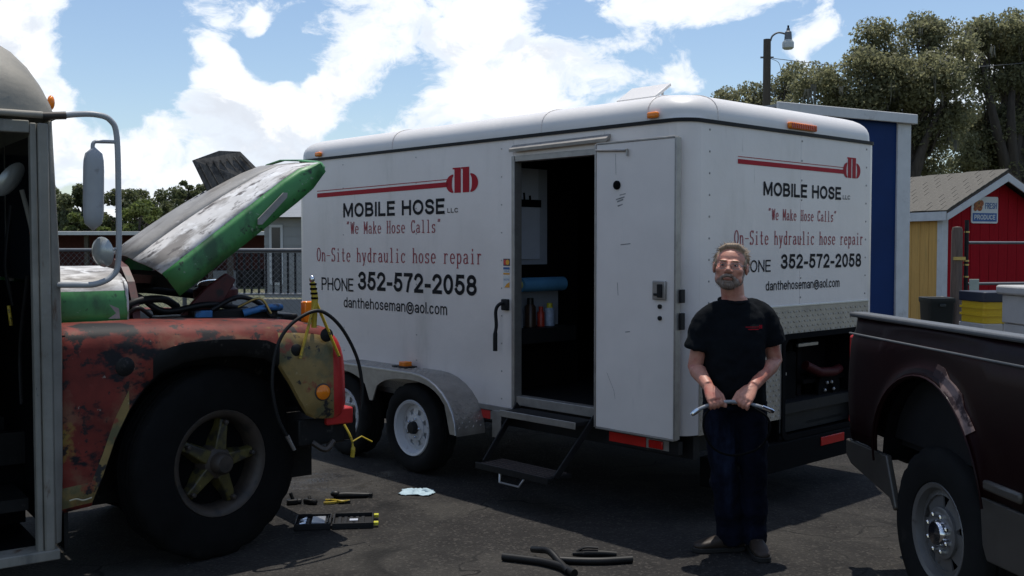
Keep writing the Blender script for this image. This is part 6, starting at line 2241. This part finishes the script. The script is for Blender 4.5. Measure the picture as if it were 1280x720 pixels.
gl.tube([hx(-.009, -.106, .006), hx(0, -.109, .010), hx(.009, -.106, .006)], .0013, 5)
mo = MB().tube([hx(-.024, -.090, -.061), hx(-.012, -.102, -.0675), hx(0, -.1045, -.069), hx(.012, -.102, -.0675), hx(.024, -.090, -.061)], [.001, .0016, .0018, .0016, .001], 6)
mo.build('mouth', mat('mouth_line', (.30, .10, .08), .6), man, smooth=60)
glo = gl.build('glasses', 'wire_frame', man)
M['clear'] = mat('clear_lens', (.85, .85, .85), .03)
_b = M['clear'].node_tree.nodes['Principled BSDF']
_b.inputs['Transmission Weight'].default_value = 1.0
_b.inputs['IOR'].default_value = 1.12
for sgn in (-1, 1):
    ring = [hx(sgn * .033 + .0242 * math.cos(R(a)), -.1042 + .006 * abs(math.cos(R(a))), .002 + .0172 * math.sin(R(a))) for a in range(0, 360, 20)]
    MB().add(ring, [tuple(range(len(ring)))]).build('lens', 'clear', glo)
# beard and moustache, hair
bd = MB()
hball(bd, (0, -.054, -.098), (.044, .043, .030))
hball(bd, (0, -.088, -.084), (.024, .014, .010))
for sgn in (-1, 1):
    hball(bd, (sgn * .034, -.044, -.082), (.024, .042, .028))
    hball(bd, (sgn * .053, -.014, -.062), (.0175, .038, .036))
    hball(bd, (sgn * .063, .004, -.026), (.010, .016, .034))
    bd.tube([hx(0, -.103, -.049), hx(sgn * .016, -.099, -.053), hx(sgn * .030, -.084, -.064), hx(sgn * .036, -.074, -.082)], [.0105, .0115, .0115, .011], 8)
bo = bd.build('beard', 'beard', man, smooth=60)
voxel(bo, .004, 3)
hr = MB()
sub = MB(); sub.ball((0, .026, .046), (.0785, .094, .085), 28, 18)
vs = []
for v in sub.v:
    q = Vector(v)
    d = q - Vector((0, .026, .046))
    k = 1 + .055 * mnoise.noise(q * 38) + .03 * mnoise.noise(q * 80)
    vs.append(hx(*(Vector((0, .026, .046)) + d * k)))
hr.add(vs, sub.f)
for sgn in (-1, 1):
    hball(hr, (sgn * .069, .022, .022), (.011, .050, .042))
hr.tube([hx(-.058, -.035, .092), hx(-.02, -.042, .116), (hx(.03, -.040, .118)), hx(.062, -.02, .090)], [.012, .016, .016, .014], 10)
ho = hr.build('hair', 'hair', man, smooth=60)
voxel(ho, .005, 2)
rs = random.Random(9)


def strands(n, pick, length, r, mname, parent, name):
    m_ = MB()
    for _ in range(n):
        p, nrm, dr = pick()
        L_ = length * rs.uniform(.5, 1.2)
        d = (dr + Vector((rs.uniform(-.5, .5), rs.uniform(-.5, .5), rs.uniform(-.5, .5)))).normalized()
        a = p - nrm * .002; b = p + nrm * .0045 + d * L_ * .5; c = p + nrm * .004 + d * L_
        m_.tube([hx(*a), hx(*b), hx(*c)], [r, r * .8, r * .3], 3, caps=False)
    return m_.build(name, mname, parent, kind='stuff')


def pick_hair():
    while True:
        d = Vector((rs.gauss(0, 1), rs.gauss(0, 1), rs.gauss(0, 1))).normalized()
        if d.z > -.35 and not (d.y < -.45 and d.z < .62):
            break
    c = Vector((0, .026, .046))
    return c + Vector((d.x * .0785, d.y * .094, d.z * .085)), d, Vector((d.x * .4, .6, -.5 if d.z < .4 else .1))


def pick_beard():
    a = rs.uniform(-1, 1)
    x = .056 * a
    z = rs.uniform(-.122, -.060) + .03 * abs(a) ** 2
    y = -.090 + .075 * abs(a) ** 2.2 + (.02 if z < -.11 else 0)
    n_ = Vector((a * .8, -1 + .6 * abs(a), -.3)).normalized()
    return Vector((x, y, z)), n_, Vector((a * .3, -.2, -1))


strands(900, pick_hair, .026, .0011, 'hair', ho, 'hair_strands')
strands(500, pick_beard, .014, .0009, 'beard', bo, 'beard_strands')
# T-shirt
st_ = MB()
stack(st_, [(.012, .0, .835, .172, .128), (.012, -.002, .90, .176, .132), (.004, -.010, 1.02, .164, .140), (.008, -.006, 1.16, .168, .133), (.014, .002, 1.25, .172, .122), (.015, .008, 1.316, .168, .108), (.012, .006, 1.362, .125, .094), (.008, .003, 1.388, .096, .086), (.006, .0, 1.402, .084, .080)], 24, 2.4)
for (a, b, out_) in ((SHL, ELL, -1), (SHR, ELR, 1)):
    a, b = Vector(a), Vector(b)
    st_.tube([a + Vector((-out_ * .055, 0, -.035)), a + Vector((-out_ * .018, 0, -.018)), a + Vector((out_ * .006, 0, -.045)), a.lerp(b, .36) + Vector((out_ * .006, 0, 0)), a.lerp(b, .70) + Vector((out_ * .010, 0, 0))], [.062, .070, .072, .074, .077], 18)
    st_.tube([(.006 + out_ * .045, .008, 1.362), a + Vector((-out_ * .045, .0, .008)), a + Vector((-out_ * .005, 0, -.02))], [.052, .055, .054], 14)
so = st_.build('t_shirt', 'shirt', man, smooth=60)
voxel(so, .009, 14)
nk = MB().tube([(.006 + .083 * math.cos(R(a)), -.002 + .080 * math.sin(R(a)), 1.402 + .014 * math.sin(R(a))) for a in range(0, 361, 15)], .007, 6, caps=False)
nk.build('collar', 'shirt', so, smooth=60)


def on_chest(a, b, e=0.0):
    x = .085 + a
    return (x, -.002 - .1335 * max(0, 1 - (abs(x - .013) / .188) ** 2.4) ** (1 / 2.4) - .004, b)


lg = MB()
for (x0, x1, z0, z1) in ((-.045, .03, 1.262, 1.266), (.032, .040, 1.255, 1.274), (.042, .049, 1.255, 1.274), (-.03, .03, 1.249, 1.254)):
    for k in range(4):
        xa, xb = x0 + (x1 - x0) * k / 4, x0 + (x1 - x0) * (k + 1) / 4
        lg.add([on_chest(xa, z0), on_chest(xb, z0), on_chest(xb, z1), on_chest(xa, z1)], [(0, 1, 2, 3)])
lg.build('chest_print', 'red_vinyl', so)
# jeans
jn = MB()
stack(jn, [(.012, .008, .775, .10, .085), (.012, .006, .82, .165, .115), (.012, .004, .88, .168, .122), (.012, .002, .93, .160, .118)], 22, 2.5)
for (hp_, kn, an, sg_) in (((-.072, .006, .85), KNEEL, ANL, -1), ((.097, .006, .85), KNEER, ANR, 1)):
    h_, k_, a_ = Vector(hp_), Vector(kn), Vector(an)
    jn.tube([h_, h_.lerp(k_, .25), h_.lerp(k_, .6), k_, k_.lerp(a_, .22) + Vector((0, .012, 0)), k_.lerp(a_, .45), k_.lerp(a_, .62) + Vector((sg_ * .004, -.006, 0)), k_.lerp(a_, .8), k_.lerp(a_, .93) + Vector((0, -.01, 0)), (a_.x, a_.y, .055)],
            [.092, .096, .086, .076, .079, .074, .079, .073, .081, .078], 16)
jo = jn.build('jeans', 'jeans', man, smooth=60)
voxel(jo, .008, 3)
dt = bpy.data.textures.new('cloth_folds', 'CLOUDS')
dt.noise_scale = .075
for o_, st__ in ((jo, .026), (so, .022)):
    d_ = o_.modifiers.new('folds', 'DISPLACE'); d_.texture = dt; d_.strength = st__; d_.mid_level = .5; d_.texture_coords = 'LOCAL'
# boots


def boot(heel, d, name='boot'):
    h_ = Vector((heel[0], heel[1], 0)); d = Vector((d[0], d[1], 0)).normalized(); c = Vector((-d.y, d.x, 0))
    mb = MB()
    rings = []
    for (t, w, z0, z1) in ((-.004, .024, .022, .060), (.015, .033, .020, .10), (.05, .036, .020, .115), (.10, .038, .020, .105), (.15, .044, .020, .086), (.20, .048, .020, .072), (.24, .045, .020, .062), (.27, .034, .022, .050), (.282, .018, .026, .040)):
        zc, zr = (z0 + z1) / 2, (z1 - z0) / 2
        rings.append(mb.ering(h_ + d * t + Vector((0, 0, zc)), c, (0, 0, 1), w, zr, 16, 2.8))
    mb.loft(rings)
    mb.tube([h_ + d * .05 + Vector((0, 0, .07)), h_ + d * .052 + Vector((0, 0, .15))], [.045, .046], 14)
    b_ = mb.build(name, 'boot', man, smooth=60)
    voxel(b_, .005, 2)
    so_ = MB()
    out = []
    for (t, w) in ((-.012, .018), (.0, .032), (.05, .038), (.10, .036), (.16, .045), (.21, .050), (.25, .047), (.28, .034), (.292, .016)):
        out.append((t, w))
    poly = [(h_ + d * t + c * w) for t, w in out] + [(h_ + d * t - c * w) for t, w in reversed(out)]
    so_.prism([(p.x, p.y) for p in poly], lambda a, b, z: (a, b, z), .002, .028)
    so_.build('sole', 'sole', b_, bevel=.004)
    for k in range(4):
        p = h_ + d * (.085 + .022 * k)
        z = .112 - .009 * k
        MB().tube([p + c * .02 + Vector((0, 0, z - .006)), p + Vector((0, 0, z)), p - c * .02 + Vector((0, 0, z - .006))], .003, 5).build('lace', 'post_wood', b_)


boot((.080, .048), (-1, -.10))
boot((.134, .10), (.03, -1))

# what he holds: a short pale hose with crimped fittings, and a thin black hose hanging in a loop
HL_, HR_ = Vector(HL_), Vector(HR_)
hh = thing('held_hose', 'short hose with bright metal fittings held across the man\'s hands', 'hose', (PX, PY, 0))
ctr = [Vector((-.262, HL_.y + .01, .806)), Vector((-.215, HL_.y, .842)), HL_, HL_.lerp(HR_, .5) + Vector((0, -.002, .008)), HR_, Vector((.095, HR_.y, .852)), Vector((.172, HR_.y + .01, .822))]
pts = curve_pts([tuple(p) for p in ctr], 6)
M['grey_hose'] = mat('grey_braided_hose', (.30, .31, .33), .4, .3, var=.2, vscale=60)
MB().tube(pts[4:-4], .0105, 10).build('tube', 'grey_hose', hh, smooth=60)
MB().tube([pts[0], pts[1], pts[2], pts[5]], [.008, .0125, .0135, .0135], 10).build('fitting', 'chrome', hh, smooth=30)
MB().tube([pts[-1], pts[-2], pts[-3], pts[-6]], [.010, .0145, .0135, .0135], 10).build('fitting', 'chrome', hh, smooth=30)
lh = MB().tube(curve_pts([tuple(HL_ + Vector((-.02, -.012, -.012))), (-.20, -.262, .80), (-.20, -.268, .72), (-.15, -.272, .635), (-.05, -.275, .60), (.08, -.272, .635), (.14, -.268, .72), (.13, -.262, .80), tuple(HR_ + Vector((.03, -.012, -.012)))], 7), .006, 8).build('looped_hose', 'black', None, smooth=60)
lh.location = (PX, PY, 0)
tag(lh, 'thin black hose hanging in a loop below the man\'s hands', 'hose')

# ------------------------------------------------------------------ small things on the asphalt
tc_ = thing('tool_case', 'open black plastic tool case lying flat on the asphalt by the bus wheel', 'tool case', (-1.30, 6.12, 0), R(7))
for k, (x0, x1) in enumerate(((0, .215), (.225, .47))):
    mb = MB()
    d0, d1, h_ = 0.0, .25, .038
    mb.box(x0, x1, d0, d1, .002, .012).box(x0, x1, d0, d0 + .010, .012, h_).box(x0, x1, d1 - .010, d1, .012, h_).box(x0, x0 + .010, d0 + .010, d1 - .010, .012, h_).box(x1 - .010, x1, d0 + .010, d1 - .010, .012, h_)
    sh_ = mb.build('case_half', 'black_trim', tc_, bevel=.003)
    if k == 0:
        MB().box(x0 + .10, x0 + .18, .04, .19, .013, .036).build('metal_plate', 'alu', sh_, bevel=.003)
        MB().box(x0 + .022, x0 + .085, .03, .20, .013, .024).build('tray', 'dark_metal', sh_, bevel=.002)
        for q in range(6):
            MB().tube([(x0 + .03 + .01 * (q % 3), .05 + .026 * q, .028), (x0 + .065, .055 + .026 * q, .030)], .005, 6).build('bit', 'steel' if q % 2 else 'chrome', sh_)
        MB().tube([(x0 + .192, .05, .03), (x0 + .195, .20, .03)], .006, 6).build('rod', 'chrome', sh_)
    else:
        for q in range(5):
            MB().box(x0 + .03 + .035 * q, x0 + .05 + .035 * q, .04 + .01 * (q % 2), .20, .013, .026).build('socket_slot', 'dark_metal', sh_, bevel=.002)
        MB().box(x0 + .10, x0 + .15, .09, .13, .027, .030).build('label_strip', 'greyboard', sh_)
for y in (.02, .20):
    MB().box(.471, .50, y, y + .035, .012, .032).build('latch', mat('yellow_latch', (.50, .48, .03), .5), tc_, bevel=.003)
    MB().box(.214, .226, y, y + .03, .008, .020).build('hinge', 'dark_metal', tc_)

yp = thing('pliers', 'yellow handled pliers lying on the asphalt behind the tool case', 'pliers', (-1.13, 6.78, .012), R(8))
MB().tube(curve_pts([(-.11, -.022, 0), (-.05, -.012, 0), (0, .012, 0), (.06, .006, .002)], 4), [.009] * 9 + [.007] * 4, 6).build('handle', 'old_yellow', yp, smooth=60)
MB().tube(curve_pts([(-.10, .03, .006), (-.04, .018, .006), (0, -.012, .006), (.06, -.004, .006)], 4), [.009] * 9 + [.007] * 4, 6).build('handle', 'old_yellow', yp, smooth=60)
MB().box(-.012, .065, -.014, .016, -.006, .010).build('jaw', 'dark_metal', yp, bevel=.004)
bt = thing('black_tool', 'long black hand tool lying on the asphalt behind the pliers', 'tool', (-1.10, 6.93, .018), R(3))
MB().tube([(-.10, 0, 0), (-.02, 0, .002), (.10, .002, .0), (.145, .002, .002)], [.020, .023, .018, .014], 10).build('handle', 'rubber', bt, smooth=60)
MB().ball((-.09, 0, .012), (.034, .026, .022)).build('head', 'rubber', bt, smooth=60)
MB().box(.135, .16, -.012, .016, -.012, .014).build('tip', 'dark_metal', bt, bevel=.004)
for (nm, lb, x, y, r_) in (('small_clamp', 'small black clamp on the asphalt next to the bus tyre', -1.44, 6.76, 20), ('valve_fitting', 'knobbly black fitting on the asphalt between bus tyre and pliers', -1.33, 6.77, -30)):
    t_ = thing(nm, lb, 'fitting', (x, y, 0), R(r_))
    MB().box(-.04, .03, -.025, .025, .002, .035).build('block', 'engine_black', t_, bevel=.008)
    MB().tube([(.0, 0, .03), (-.015, .01, .075 if nm == 'small_clamp' else .045)], .012, 8).build('stem', 'rubber', t_)
    MB().lathe([(.018, 0), (.018, .02), (.010, .026), (0, .026)], (.03, .0, .018), 'X', 10).build('nut', 'dark_metal', t_)
# rag
N = 16
vs, fs = [], []
for j in range(N + 1):
    for i in range(N + 1):
        u, v = i / N - .5, j / N - .5
        q = Vector((u * 3.2, v * 3.2, 1.3))
        z = .006 + .05 * max(0, mnoise.noise(q * 1.3) + .25) * math.exp(-(u * u + v * v) * 7) + .012 * abs(mnoise.noise(q * 3.1))
        vs.append((u * .24 * (1 - .3 * abs(v)) + .02 * mnoise.noise(q * 2), v * .17 * (1 + .2 * u) + .02 * mnoise.noise(q * 2 + Vector((5, 0, 0))), z))
for j in range(N):
    for i in range(N):
        a = j * (N + 1) + i
        fs.append((a, a + 1, a + N + 2, a + N + 1))
rg_ = MB().add(vs, fs).build('rag', 'rag', None, smooth=80)
sd = rg_.modifiers.new('solid', 'SOLIDIFY'); sd.thickness = .002
rg_.location = (-.655, 7.07, 0); rg_.rotation_euler = (0, 0, R(-4))
tag(rg_, 'crumpled pale blue rag on the asphalt near the trailer wheel', 'rag')
# cut hoses in the foreground
gh = thing('cut_hose', 'short curved length of black hose at the bottom edge, left of the crossing pair', 'hose', (.10, 5.45, 0), 0, 'cut hoses on the asphalt')
MB().tube(curve_pts([(-.15, .09, .022), (-.05, .05, .022), (.06, .0, .022), (.16, -.09, .022), (.22, -.2, .022)], 6), .022, 12).build('tube', 'rubber', gh, smooth=60)
gh = thing('cut_hose', 'black hose piece crossing over the curved one with its end raised', 'hose', (.20, 5.50, 0), 0, 'cut hoses on the asphalt')
MB().tube(curve_pts([(-.085, .13, .035), (-.05, .07, .050), (0, .0, .062), (.05, -.10, .035), (.09, -.21, .02)], 6), [.019] * 25, 12).build('tube', 'rubber', gh, smooth=60)
gh = thing('cut_hose', 'straight length of black hose lying to the right, below the black tool', 'hose', (.42, 5.47, 0), R(2), 'cut hoses on the asphalt')
MB().tube(curve_pts([(-.20, .03, .021), (-.08, .005, .020), (.06, -.005, .020), (.225, .02, .020)], 6), .020, 12).build('tube', 'rubber', gh, smooth=60)
gn = thing('hand_tool', 'black hand tool lying just behind the straight hose piece', 'tool', (.44, 5.60, .018), R(-2))
MB().tube([(-.11, .0, .0), (-.03, .0, .004), (.06, .0, .004), (.13, .0, .0)], [.012, .020, .018, .016], 10).build('barrel', 'engine_black', gn, smooth=50)
MB().tube(curve_pts([(-.09, 0, .012), (-.04, .0, .036), (.03, 0, .034)], 4), .007, 6).build('lever', 'dark_metal', gn, smooth=60)
